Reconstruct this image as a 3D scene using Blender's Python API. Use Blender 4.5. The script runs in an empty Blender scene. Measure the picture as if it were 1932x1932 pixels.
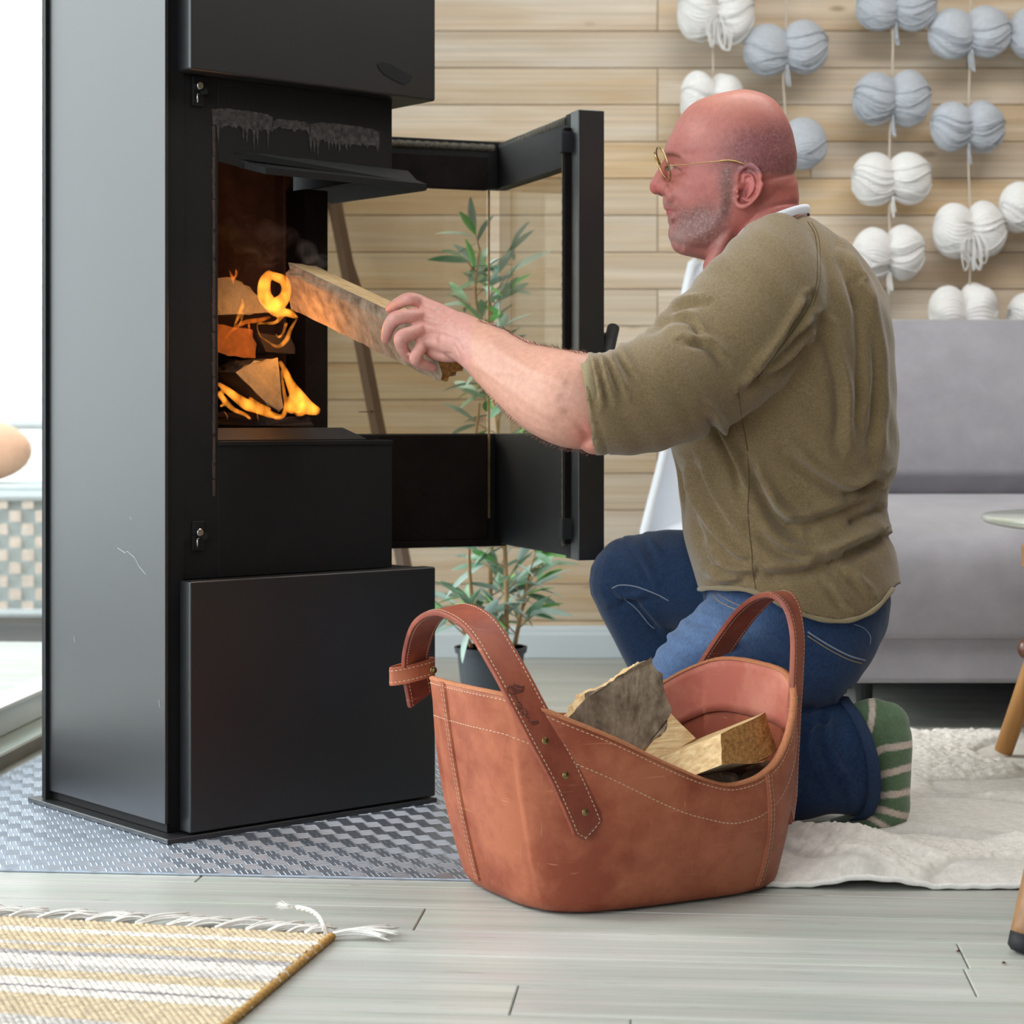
import bpy, bmesh, math, random
import numpy as np
from mathutils import Vector, Matrix
from mathutils.bvhtree import BVHTree
random.seed(7); rng = np.random.default_rng(7)
scene = bpy.context.scene
C = scene.collection
# ------------------------------------------------------------------ camera, sky, windows, exposure
F = 3800.0; CAMZ = 0.62; HOR = 790.0
cd = bpy.data.cameras.new('camera'); cam = bpy.data.objects.new('camera', cd); C.objects.link(cam)
cam.location = (0, 0, CAMZ); cam.rotation_euler = (math.pi/2, 0, 0)
cd.sensor_fit = 'HORIZONTAL'; cd.sensor_width = 36.0; cd.lens = F/1932*36.0
cd.shift_y = -(966-HOR)/1932; cd.clip_start = 0.05; cd.clip_end = 200
cd.dof.use_dof = True; cd.dof.focus_distance = 2.78; cd.dof.aperture_fstop = 7.5
scene.camera = cam
scene.view_settings.view_transform = 'Standard'; scene.view_settings.look = 'None'
scene.view_settings.gamma = 1.0; scene.view_settings.use_curve_mapping = False
scene.view_settings.exposure = 0.0
world = bpy.data.worlds.new('overcast_sky'); scene.world = world; world.use_nodes = True
wn = world.node_tree.nodes['Background']; wn.inputs[0].default_value = (0.90, 0.955, 1.0, 1); wn.inputs[1].default_value = 4.0
sd = bpy.data.lights.new('sun_light', 'SUN'); sd.energy = 1.7; sd.angle = math.radians(20); sd.color = (1.0, 0.965, 0.92)
sun = bpy.data.objects.new('sun_light', sd); C.objects.link(sun)
SUN_DIR = Vector((0.86, -0.18, -0.50)).normalized()
sun.rotation_euler = SUN_DIR.to_track_quat('-Z', 'Y').to_euler(); sun.location = (-3, 3, 3)
def portal(name, loc, direction, sx, sy):
    l = bpy.data.lights.new(name, 'AREA'); l.shape = 'RECTANGLE'; l.size = sx; l.size_y = sy
    l.cycles.is_portal = True
    o = bpy.data.objects.new(name, l); C.objects.link(o); o.location = loc
    o.rotation_euler = Vector(direction).to_track_quat('-Z', 'Y').to_euler(); return o
portal('left_window_portal', (-1.18, 1.9, 1.15), (1, -0.07, 0), 4.2, 2.3)
portal('rear_fill_portal', (-.4, -1.6, 1.5), (0, 1, 0), 1.25, 1.85)  # rear opening added out of view to let in fill
wl_ = bpy.data.lights.new('added_left_fill', 'AREA'); wl_.shape = 'RECTANGLE'; wl_.size = 1.1; wl_.size_y = .9; wl_.energy = 14; wl_.color = (1, .98, .95)  # added soft fill from the left front, no real fixture
wlo = bpy.data.objects.new('added_left_fill', wl_); C.objects.link(wlo); wlo.location = (-1.0, .2, 2.1); wlo.rotation_euler = Vector((.36, .80, -.34)).to_track_quat('-Z', 'Y').to_euler()
cl_ = bpy.data.lights.new('added_ceiling_fill', 'AREA'); cl_.shape = 'RECTANGLE'; cl_.size = 1.8; cl_.size_y = 1.0; cl_.energy = 54; cl_.color = (1, .985, .965)  # added overhead fill to brighten the back of the room, no fixture
clo = bpy.data.objects.new('added_ceiling_fill', cl_); C.objects.link(clo); clo.location = (1.0, 3.3, 2.58); clo.rotation_euler = Vector((0, .30, -1)).to_track_quat('-Z', 'Y').to_euler()
# ------------------------------------------------------------------ helpers
def W(px, py, D): return Vector(((px-966)*D/F, D, CAMZ-(py-HOR)*D/F))
def lin(c):
    if isinstance(c, str): c = tuple(int(c[i:i+2], 16)/255 for i in (0, 2, 4))
    return tuple((v/12.92 if v <= .04045 else ((v+.055)/1.055)**2.4) for v in c)
ORG = {}
def org(o): return ORG.get(o.name, Vector((0, 0, 0))) if o else Vector((0, 0, 0))
def obj(name, verts, faces, mat=None, parent=None, smooth=False, bevel=0, seg=2):
    me = bpy.data.meshes.new(name); o0 = org(parent)
    V = np.array([tuple(v) for v in verts], dtype=float).reshape(-1, 3) - np.array(o0)
    me.from_pydata(V.tolist(), [], [tuple(f) for f in faces])
    if mat: me.materials.append(mat)
    o = bpy.data.objects.new(name, me); C.objects.link(o)
    if parent: o.parent = parent
    ORG[o.name] = o0.copy()
    if smooth:
        me.polygons.foreach_set('use_smooth', [True]*len(me.polygons))
    if bevel:
        b = o.modifiers.new('bevel', 'BEVEL'); b.width = bevel; b.segments = seg; b.limit_method = 'ANGLE'; b.angle_limit = math.radians(40)
        me.polygons.foreach_set('use_smooth', [True]*len(me.polygons))
        w = o.modifiers.new('wn', 'WEIGHTED_NORMAL'); w.keep_sharp = True
    return o
def thing(name, label, cat, loc, group=None):
    o = bpy.data.objects.new(name, None); C.objects.link(o); o.location = loc; o.empty_display_size = .05
    o['label'] = label; o['category'] = cat
    if group: o['group'] = group
    ORG[o.name] = Vector(loc); return o
def tag(o, label, cat, group=None, kind=None):
    o['label'] = label; o['category'] = cat
    if group: o['group'] = group
    if kind: o['kind'] = kind
    return o
def struct(o): o['kind'] = 'structure'; return o
def stuff(o): o['kind'] = 'stuff'; return o
class MB:
    def __init__(s): s.v = []; s.f = []
    def add(s, V, Fc):
        n = len(s.v); s.v += [Vector(v) for v in V]; s.f += [tuple(i+n for i in f) for f in Fc]; return s
    def box(s, c, d, M=None):
        x, y, z = d[0]/2, d[1]/2, d[2]/2
        V = [Vector(p) for p in ((-x,-y,-z),(x,-y,-z),(x,y,-z),(-x,y,-z),(-x,-y,z),(x,-y,z),(x,y,z),(-x,y,z))]
        if M: V = [M @ v for v in V]
        c = Vector(c)
        return s.add([v+c for v in V], [(3,2,1,0),(4,5,6,7),(0,1,5,4),(1,2,6,5),(2,3,7,6),(3,0,4,7)])
    def prism(s, poly, a, b):   # poly: list of points, extruded a->b offset vectors
        n = len(poly); a = Vector(a); b = Vector(b)
        V = [Vector(p)+a for p in poly]+[Vector(p)+b for p in poly]
        return s.add(V, [tuple(range(n))[::-1], tuple(range(n, 2*n))]+[(i, (i+1) % n, n+(i+1) % n, n+i) for i in range(n)])
    def tube(s, pts, r, n=8, cap=True, up=None):
        V, Fc = tube(pts, r, n, cap, up); return s.add(V, Fc)
    def build(s, name, mat, parent=None, **k): return obj(name, s.v, s.f, mat, parent, **k)
def frames(pts, up=None):
    pts = [Vector(p) for p in pts]; out = []; n = len(pts); prev = Vector(up) if up else None
    for i in range(n):
        t = (pts[min(i+1, n-1)]-pts[max(i-1, 0)])
        t = t.normalized() if t.length > 1e-9 else Vector((0, 0, 1))
        if prev is None: prev = Vector((0, 0, 1)) if abs(t.z) < .9 else Vector((1, 0, 0))
        a = prev-t*prev.dot(t)
        a = a.normalized() if a.length > 1e-6 else t.orthogonal().normalized()
        out.append((t, a, t.cross(a).normalized())); prev = Vector(up) if up else a
    return out
def tube(pts, r, n=8, cap=True, up=None, r2=None):
    pts = [Vector(p) for p in pts]; m = len(pts); fr = frames(pts, up)
    R = [r]*m if not hasattr(r, '__len__') else r
    R2 = R if r2 is None else ([r2]*m if not hasattr(r2, '__len__') else r2)
    V = []; Fc = []
    for i, p in enumerate(pts):
        t, a, b = fr[i]
        for k in range(n):
            th = 2*math.pi*k/n; V.append(p+a*(math.cos(th)*R[i])+b*(math.sin(th)*R2[i]))
    for i in range(m-1):
        for k in range(n):
            k2 = (k+1) % n; Fc.append((i*n+k, i*n+k2, (i+1)*n+k2, (i+1)*n+k))
    if cap: Fc.append(tuple(range(n))[::-1]); Fc.append(tuple((m-1)*n+k for k in range(n)))
    return V, Fc
def catmull(pts, k=8):
    P = [np.array(p, float) for p in pts]; P = [2*P[0]-P[1]]+P+[2*P[-1]-P[-2]]; out = []
    for i in range(1, len(P)-2):
        for j in range(k):
            t = j/k; a, b, c, d = P[i-1], P[i], P[i+1], P[i+2]
            out.append(.5*((2*b)+(-a+c)*t+(2*a-5*b+4*c-d)*t*t+(-a+3*b-3*c+d)*t**3))
    out.append(P[-2]); return out
def ball(c, r, nu=16, nv=10):
    c = Vector(c); r = (r, r, r) if not hasattr(r, '__len__') else r; V = []; Fc = []
    for j in range(nv+1):
        ph = math.pi*j/nv
        for i in range(nu):
            th = 2*math.pi*i/nu; V.append(c+Vector((r[0]*math.sin(ph)*math.cos(th), r[1]*math.sin(ph)*math.sin(th), r[2]*math.cos(ph))))
    for j in range(nv):
        for i in range(nu):
            a, b = j*nu+i, j*nu+(i+1) % nu; Fc.append((a, a+nu, b+nu, b))
    return V, Fc
def sstep(a, b, x): t = np.clip((x-a)/(b-a), 0, 1); return t*t*(3-2*t)
def bake(o):   # evaluate modifiers into the mesh
    dg = bpy.context.evaluated_depsgraph_get(); dg.update()
    me = bpy.data.meshes.new_from_object(o.evaluated_get(dg)); old = o.data; o.modifiers.clear(); o.data = me
    bpy.data.meshes.remove(old); return o
def remesh(o, vox, it=4, fac=.5):
    m = o.modifiers.new('r', 'REMESH'); m.mode = 'VOXEL'; m.voxel_size = vox; m.adaptivity = 0
    if it: s = o.modifiers.new('s', 'SMOOTH'); s.iterations = it; s.factor = fac
    bake(o); me = o.data; me.polygons.foreach_set('use_smooth', [True]*len(me.polygons)); return o
def getv(o):
    me = o.data; a = np.empty(len(me.vertices)*3); me.vertices.foreach_get('co', a); return a.reshape(-1, 3)
def getn(o):
    me = o.data; a = np.empty(len(me.vertices)*3); me.vertices.foreach_get('normal', a); return a.reshape(-1, 3)
def setv(o, a): o.data.vertices.foreach_set('co', a.ravel()); o.data.update()
def setcol(o, col, name='Col'):
    at = o.data.color_attributes.new(name, 'FLOAT_COLOR', 'POINT')
    c = np.ones((len(col), 4)); c[:, :3] = col; at.data.foreach_set('color', c.ravel().astype(np.float32))
def proj(V): return 966+F*V[:, 0]/V[:, 1], HOR+F*(CAMZ-V[:, 2])/V[:, 1]
def polydist(X, Y, line, signed=False):
    best = np.full(len(X), 1e9); sg = np.zeros(len(X))
    for (x0, y0), (x1, y1) in zip(line[:-1], line[1:]):
        dx, dy = x1-x0, y1-y0; L2 = dx*dx+dy*dy
        t = np.clip(((X-x0)*dx+(Y-y0)*dy)/L2, 0, 1); d = np.hypot(X-x0-t*dx, Y-y0-t*dy)
        m = d < best; best[m] = d[m]
        if signed: s = np.sign((X-x0)*dy-(Y-y0)*dx); sg[m] = s[m]
    return (best, sg) if signed else best
def bvh_of(o):
    me = o.data; off = np.array(org(o)); V = getv(o)+off
    return BVHTree.FromPolygons([tuple(v) for v in V], [tuple(p.vertices) for p in me.polygons])
def hit(bvh, px, py, off=0.0):
    d = W(px, py, 1.0)-cam.location; d = d.normalized()
    r = bvh.ray_cast(cam.location, d)
    return (r[0]-d*off) if r[0] else None
# ------------------------------------------------------------------ materials
def mat(name, color=(.5, .5, .5), rough=.5, metal=0.0, spec=.5, noise=None, bump=None, col2=None, sheen=0, vcol=False, sss=0, coat=0, rnd=0):
    m = bpy.data.materials.new(name); m.use_nodes = True; nt = m.node_tree; N = nt.nodes; L = nt.links
    b = N['Principled BSDF']; b.inputs['Roughness'].default_value = rough; b.inputs['Metallic'].default_value = metal
    b.inputs['Specular IOR Level'].default_value = spec; b.inputs['Coat Weight'].default_value = coat
    if sheen: b.inputs['Sheen Weight'].default_value = sheen; b.inputs['Sheen Roughness'].default_value = .5
    if sss:
        b.inputs['Subsurface Weight'].default_value = sss; b.inputs['Subsurface Radius'].default_value = (1, .35, .2); b.inputs['Subsurface Scale'].default_value = .006
    tc = N.new('ShaderNodeTexCoord'); cs = None
    if vcol:
        a = N.new('ShaderNodeAttribute'); a.attribute_name = 'Col'; cs = a.outputs['Color']
    if noise:   # (scale xyz or float, amount, detail)
        mp = N.new('ShaderNodeMapping'); L.new(tc.outputs['Object'], mp.inputs[0])
        sc = noise[0]; mp.inputs['Scale'].default_value = sc if hasattr(sc, '__len__') else (sc, sc, sc)
        nz = N.new('ShaderNodeTexNoise'); nz.inputs['Scale'].default_value = 1; nz.inputs['Detail'].default_value = noise[2] if len(noise) > 2 else 4
        nz.inputs['Roughness'].default_value = .62
        L.new(mp.outputs[0], nz.inputs['Vector'])
        if rnd:
            oi = N.new('ShaderNodeObjectInfo'); vm = N.new('ShaderNodeVectorMath'); vm.operation = 'SCALE'
            cb = N.new('ShaderNodeCombineXYZ'); L.new(oi.outputs['Random'], cb.inputs[0]); L.new(oi.outputs['Random'], cb.inputs[1]); L.new(oi.outputs['Random'], cb.inputs[2])
            L.new(cb.outputs[0], vm.inputs[0]); vm.inputs['Scale'].default_value = 37; L.new(vm.outputs[0], mp.inputs['Location'])
        mr = N.new('ShaderNodeMapRange'); mr.inputs[1].default_value = .3; mr.inputs[2].default_value = .7; L.new(nz.outputs['Fac'], mr.inputs[0])
        mx = N.new('ShaderNodeMix'); mx.data_type = 'RGBA'
        if vcol:
            mx.blend_type = 'MULTIPLY'; mx.inputs[0].default_value = 1; L.new(cs, mx.inputs[6])
            cr = N.new('ShaderNodeMix'); cr.data_type = 'RGBA'; cr.inputs[6].default_value = (1-noise[1],)*3+(1,); cr.inputs[7].default_value = (1+noise[1],)*3+(1,)
            L.new(mr.outputs[0], cr.inputs[0]); L.new(cr.outputs[2], mx.inputs[7])
        else:
            mx.inputs[6].default_value = (*color, 1); c2 = col2 or tuple(v*(1-noise[1]) for v in color); mx.inputs[7].default_value = (*c2, 1); L.new(mr.outputs[0], mx.inputs[0])
        cs = mx.outputs[2]
    if rnd:
        oi2 = N.new('ShaderNodeObjectInfo'); hv = N.new('ShaderNodeHueSaturation'); mr2 = N.new('ShaderNodeMapRange')
        mr2.inputs[3].default_value = 1-rnd; mr2.inputs[4].default_value = 1+rnd; L.new(oi2.outputs['Random'], mr2.inputs[0]); L.new(mr2.outputs[0], hv.inputs['Value'])
        if cs: L.new(cs, hv.inputs['Color'])
        else: hv.inputs['Color'].default_value = (*color, 1)
        cs = hv.outputs[0]
    if cs: L.new(cs, b.inputs['Base Color'])
    else: b.inputs['Base Color'].default_value = (*color, 1)
    if bump:    # (scale, strength, distance)
        mp = N.new('ShaderNodeMapping'); L.new(tc.outputs['Object'], mp.inputs[0]); sc = bump[0]; mp.inputs['Scale'].default_value = sc if hasattr(sc, '__len__') else (sc, sc, sc)
        nz = N.new('ShaderNodeTexNoise'); nz.inputs['Scale'].default_value = 1; nz.inputs['Detail'].default_value = 3; L.new(mp.outputs[0], nz.inputs['Vector'])
        bp = N.new('ShaderNodeBump'); bp.inputs['Strength'].default_value = bump[1]; bp.inputs['Distance'].default_value = bump[2]
        L.new(nz.outputs['Fac'], bp.inputs['Height']); L.new(bp.outputs[0], b.inputs['Normal'])
    return m
def G(h): return lin(h)
M = {}
M['paint'] = mat('stove_black_paint', G('17181a'), .40, 0, .9, noise=(9, .25, 5), bump=(900, .05, .0003), coat=.0)
M['paint2'] = mat('stove_inner_black', G('141415'), .6, 0, .3, noise=(20, .3, 5), bump=(600, .15, .0006))
M['soot'] = mat('firebox_soot', G('17110f'), .9, 0, .2, noise=(25, .5, 5), bump=(120, .4, .002))
M['fireclay'] = mat('firebox_lining', G('5b4238'), .95, 0, .2, noise=(30, .5, 5), bump=(150, .3, .002))
M['chrome'] = mat('polished_steel', G('c9cbd0'), .18, 1)
M['brass'] = mat('antique_brass', G('9c8a5c'), .3, 1)
M['gold'] = mat('gold_wire', G('b89b6a'), .25, 1)
M['white_frame'] = mat('white_window_frame', G('dfe6e6'), .4, noise=(6, .05, 3))
M['skirting'] = mat('skirting_paint', G('d5dee2'), .45, noise=(6, .05, 3))
M['sidingw'] = mat('white_siding', G('f2f2ef'), .6, noise=(6, .05, 3))
M['ceilingw'] = mat('ceiling_white', G('e8e6e0'), .8, noise=(6, .05, 3))
M['deck'] = mat('pale_deck', G('c6cfce'), .7, noise=(5, .2, 3))
M['rope'] = mat('door_gasket', G('6b675c'), .95, noise=(220, .6, 3), bump=(500, .6, .002))
M['stitch'] = mat('waxed_thread', G('dcc9ac'), .7, noise=(300, .2, 2))
M['sofa'] = mat('grey_velour', G('a29fa6'), .9, 0, .2, noise=(9, .22, 6), bump=(500, .25, .001), sheen=.35)
M['whitechair'] = mat('white_shell', G('e9edf3'), .45, noise=(6, .03, 3))
M['beech'] = mat('beech_wood', G('c78f52'), .45, noise=((60, 60, 4), .25, 4), bump=((300, 300, 12), .15, .001))
M['oak'] = mat('oak_wood', G('9c744e'), .5, noise=((160, 160, 7), .35, 4), bump=((400, 400, 15), .2, .001))
M['walnut'] = mat('walnut_end', G('5b3526'), .35, noise=((60, 60, 60), .4, 4))
M['rubber'] = mat('black_rubber', G('15171a'), .7)
M['pot'] = mat('dark_plastic_pot', G('3b4046'), .55, noise=(8, .1, 3))
M['soil'] = mat('moss_soil', G('7a6a34'), .95, noise=(80, .6, 4), bump=(200, .6, .004))
M['cane'] = mat('cane_stem', G('b08d62'), .7, noise=((80, 80, 10), .3, 3))
M['leaf'] = mat('olive_leaf', G('5f8f6a'), .55, noise=(14, .45, 2), col2=G('9fb9a4'), rnd=.25)
M['leaf2'] = mat('olive_leaf_fresh', G('5fae4c'), .5, noise=(14, .3, 2), col2=G('93cf7d'), rnd=.2)
M['leaf3'] = mat('olive_leaf_silver', G('a9c1b6'), .6, noise=(14, .2, 2), rnd=.15)
M['darkpole'] = mat('grey_brown_pole', G('6b5648'), .6, noise=((50, 50, 5), .2, 3))
M['cordw'] = mat('cream_cord', G('d9cbb9'), .9, noise=(300, .2, 2))
M['creamknit'] = mat('white_cotton', G('e9e6e2'), .95, noise=(200, .12, 2), bump=(700, .4, .001))
# ------------------------------------------------------------------ wood materials
def wood(name, base, dark, knotc, gscale, rough, fleck=0, rnd=.1, knots=True, spec=.4):
    m = bpy.data.materials.new(name); m.use_nodes = True; nt = m.node_tree; N = nt.nodes; L = nt.links; b = N['Principled BSDF']
    b.inputs['Roughness'].default_value = rough; b.inputs['Specular IOR Level'].default_value = spec
    tc = N.new('ShaderNodeTexCoord'); oi = N.new('ShaderNodeObjectInfo')
    cb = N.new('ShaderNodeCombineXYZ')
    for i, k in enumerate((31, 17, 23)):
        mm = N.new('ShaderNodeMath'); mm.operation = 'MULTIPLY'; mm.inputs[1].default_value = k; L.new(oi.outputs['Random'], mm.inputs[0]); L.new(mm.outputs[0], cb.inputs[i])
    ad = N.new('ShaderNodeVectorMath'); ad.operation = 'ADD'; L.new(tc.outputs['Object'], ad.inputs[0]); L.new(cb.outputs[0], ad.inputs[1])
    def nz(scale, detail=4, dist=0):
        mp = N.new('ShaderNodeMapping'); mp.inputs['Scale'].default_value = scale; L.new(ad.outputs[0], mp.inputs[0])
        n = N.new('ShaderNodeTexNoise'); n.inputs['Scale'].default_value = 1; n.inputs['Detail'].default_value = detail; n.inputs['Distortion'].default_value = dist
        L.new(mp.outputs[0], n.inputs['Vector']); return n
    def ramp(src, a, bb, c0, c1):
        r = N.new('ShaderNodeValToRGB'); r.color_ramp.elements[0].position = a; r.color_ramp.elements[1].position = bb
        r.color_ramp.elements[0].color = (*c0, 1); r.color_ramp.elements[1].color = (*c1, 1); L.new(src, r.inputs[0]); return r
    def mix(fac, A, B, mode='MIX'):
        x = N.new('ShaderNodeMix'); x.data_type = 'RGBA'; x.blend_type = mode
        if hasattr(fac, 'node'): L.new(fac, x.inputs[0])
        else: x.inputs[0].default_value = fac
        for s, i in ((A, 6), (B, 7)):
            if hasattr(s, 'node'): L.new(s, x.inputs[i])
            else: x.inputs[i].default_value = (*s, 1)
        return x.outputs[2]
    g1 = nz((gscale[0], gscale[1], gscale[1]), 5, .6); r1 = ramp(g1.outputs['Fac'], .35, .68, base, dark)
    g2 = nz((gscale[0]*.5, gscale[1]*6, gscale[1]*6), 3); r2 = ramp(g2.outputs['Fac'], .3, .7, (1.06,)*3, (.84,)*3)
    col = mix(1, r1.outputs[0], r2.outputs[0], 'MULTIPLY')
    if knots:
        mp = N.new('ShaderNodeMapping'); mp.inputs['Scale'].default_value = (3.4, 9, 9); L.new(ad.outputs[0], mp.inputs[0])
        v = N.new('ShaderNodeTexVoronoi'); v.inputs['Scale'].default_value = 1; L.new(mp.outputs[0], v.inputs['Vector'])
        r3 = ramp(v.outputs['Distance'], .05, .10, (1, 1, 1), (0, 0, 0))
        col = mix(r3.outputs[0], col, knotc)
        r4 = ramp(v.outputs['Distance'], .1, .32, (.45,)*3, (0, 0, 0)); col = mix(r4.outputs[0], col, dark)
    if fleck:
        g3 = nz((14, 420, 420), 2); r5 = ramp(g3.outputs['Fac'], .69, .74, (0, 0, 0), (fleck,)*3); col = mix(r5.outputs[0], col, (.10, .07, .055))
        g4 = nz((6, 30, 30), 4); r6 = ramp(g4.outputs['Fac'], .45, .75, (0, 0, 0), (.55,)*3); col = mix(r6.outputs[0], col, knotc)
    hv = N.new('ShaderNodeHueSaturation'); mr = N.new('ShaderNodeMapRange'); mr.inputs[3].default_value = 1-rnd; mr.inputs[4].default_value = 1+rnd
    L.new(oi.outputs['Random'], mr.inputs[0]); L.new(mr.outputs[0], hv.inputs['Value']); L.new(col, hv.inputs['Color'])
    mr2 = N.new('ShaderNodeMapRange'); mr2.inputs[3].default_value = .7; mr2.inputs[4].default_value = 1.15
    mu = N.new('ShaderNodeMath'); mu.operation = 'MULTIPLY'; mu.inputs[1].default_value = 7.31; L.new(oi.outputs['Random'], mu.inputs[0])
    fr = N.new('ShaderNodeMath'); fr.operation = 'FRACT'; L.new(mu.outputs[0], fr.inputs[0]); L.new(fr.outputs[0], mr2.inputs[0]); L.new(mr2.outputs[0], hv.inputs['Saturation'])
    L.new(hv.outputs[0], b.inputs['Base Color'])
    bp = N.new('ShaderNodeBump'); bp.inputs['Strength'].default_value = .15; bp.inputs['Distance'].default_value = .001; L.new(g2.outputs['Fac'], bp.inputs['Height']); L.new(bp.outputs[0], b.inputs['Normal'])
    return m
M['pine'] = wood('pine_plank', G('dccab2'), G('ceb08a'), G('8a7462'), (2.0, 22), .55, rnd=.07)
M['floorw'] = wood('painted_floor_plank', G('bfc2ba'), G('a9aea6'), G('b9aeb0'), (1.6, 26), .34, fleck=.75, rnd=.05, knots=False)
# ------------------------------------------------------------------ floor planks
fa = math.radians(-5.3); fx = Vector((math.cos(fa), math.sin(fa), 0)); fy = Vector((-math.sin(fa), math.cos(fa), 0))
floor = MB(); floor.box((0.8, 2.2, -.045), (9.6, 10, .05)); floor = struct(floor.build('floor', mat('subfloor', G('2a2723'), .9, noise=(5, .3, 2))))
PW = .112; q0 = 2.533-PW*16
def plank_obj(name, cx, cy, cz, L, Wd, T, ax, ay, az, material, parent, bev=.0012):
    mb = MB(); Mx = Matrix((ax, ay, az)).transposed()
    h = L/2; w = Wd/2; t = T/2; e = bev
    P = [(-h+e, -w+e, t), (h-e, -w+e, t), (h-e, w-e, t), (-h+e, w-e, t), (-h, -w, t-e), (h, -w, t-e), (h, w, t-e), (-h, w, t-e), (-h, -w, -t), (h, -w, -t), (h, w, -t), (-h, w, -t)]
    Fc = [(0, 1, 2, 3)]+[(4+i, 4+(i+1) % 4, (i+1) % 4, i) for i in range(4)]+[(8+i, 8+(i+1) % 4, 4+(i+1) % 4, 4+i) for i in range(4)]+[(11, 10, 9, 8)]
    me = bpy.data.meshes.new(name); me.from_pydata([tuple(p) for p in P], [], Fc); me.materials.append(material)
    o = bpy.data.objects.new(name, me); C.objects.link(o); o.parent = parent
    o.matrix_local = Matrix.Translation(Vector((cx, cy, cz))) @ Mx.to_4x4(); return o
rp = random.Random(3)
for r in range(42):
    q = q0+PW*(r+.5); off = rp.uniform(-1.4, 0)
    if r == 16-0: pass
    xs = [-1.8+off]
    while xs[-1] < 4.2: xs.append(xs[-1]+rp.choice([1.9, 2.3, 2.7]))
    if r == 15:  # the plank that ends in view: joint at px(807..776)
        jp = W(791, 1736, 2.492); j = jp.dot(fx)*1.0; xs = [j-2.2, j, j+2.3, j+4.6]
    for a, b_ in zip(xs[:-1], xs[1:]):
        c = fx*((a+b_)/2)+fy*q
        plank_obj('plank', c.x, c.y, -.009, b_-a-.0016, PW-.0012, .018, fx, fy, Vector((0, 0, 1)), M['floorw'], floor)
# ------------------------------------------------------------------ back wall of pine planks
YW = 5.23
wall_back = struct(MB().box((1.43, YW+.07, 1.25), (4.4, .08, 2.7)).build('wall_back', mat('wall_batten', G('8a6a44'), .9, noise=(5, .3, 2))))
PH = 69.6*YW/F; z0 = CAMZ-(1172-HOR)*YW/F
zl = z0-PH; rp = random.Random(11); k = 0
while zl < 2.5:
    xs = [-.79, -.79+rp.uniform(.3, 1.3)]
    while xs[-1] < 3.6: xs.append(xs[-1]+rp.choice([1.2, 1.6, 2.0, 2.4]))
    if k % 3 != 1:
        jx = W(1241, 0, YW).x; i = min(range(len(xs)), key=lambda i: abs(xs[i]-jx)); xs[i] = jx
    for a, b_ in zip(xs[:-1], xs[1:]):
        plank_obj('plank', (a+b_)/2, YW+.012, zl+PH/2, b_-a-.0015, PH-.0016, .022, Vector((1, 0, 0)), Vector((0, 0, 1)), Vector((0, -1, 0)), M['pine'], wall_back, bev=.002)
    zl += PH; k += 1
bz = CAMZ-(1180-HOR)*YW/F
sk = MB(); prof = [(YW, 0), (YW-.018, 0), (YW-.018, bz-.022), (YW-.013, bz-.018), (YW-.013, bz-.008), (YW-.008, bz), (YW, bz)]
sk.prism([Vector((0, y, z)) for y, z in prof], (-.79, 0, 0), (3.6, 0, 0)); struct(sk.build('baseboard_back', M['skirting'], bevel=.002))
# ------------------------------------------------------------------ left window wall
lw = math.atan2(.0725, 1); ly = Vector((math.sin(lw), math.cos(lw), 0)); lx = Vector((math.cos(lw), -math.sin(lw), 0)); LB = Vector((-.905, 3.56, 0))
def LP(u, v, z): return LB+lx*u+ly*v+Vector((0, 0, z))   # u inwards, v along depth
LM = Matrix((lx, ly, Vector((0, 0, 1)))).transposed()
def lbox(mb, u0, u1, v0, v1, z0_, z1): return mb.box(LP((u0+u1)/2, (v0+v1)/2, (z0_+z1)/2), (abs(u1-u0), abs(v1-v0), abs(z1-z0_)), LM)
# wall_left: solid parts around a long glazed opening (v -3.9 .. 1.15)
wl = MB(); V0, V1 = -3.9, 1.2
lbox(wl, -.22, 0, -5.4, V0, 0, 2.62); lbox(wl, -.22, 0, V1, 1.75, 0, 2.62); lbox(wl, -.22, 0, V0, V1, 2.28, 2.62)
struct(wl.build('wall_left', M['ceilingw']))
th = MB(); lbox(th, -.24, 0, V0, V1, -.02, .026); struct(th.build('trim_1', mat('threshold', G('c9d2c8'), .35, noise=(6, .1, 3)), bevel=.004))
tg = MB(); lbox(tg, .0, .005, V0, V1, 0, .024); struct(tg.build('trim_2', mat('threshold_riser', G('8b8374'), .6, noise=(8, .2, 3))))
wd = MB(); lbox(wd, -.115, -.06, V0, V1, .026, .085); lbox(wd, -.115, -.06, V0, V1, 2.2, 2.28)
for v in (V0, -2.6, -1.3, -.02, V1-.06): lbox(wd, -.115, -.06, v, v+.06, .026, 2.28)
win = struct(wd.build('window_1', M['white_frame'], bevel=.005))
bd = MB(); lbox(bd, -.062, -.05, V0, V1, .078, .086); bd.build('glazing_bead', M['sidingw'], win, bevel=.002)
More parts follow.
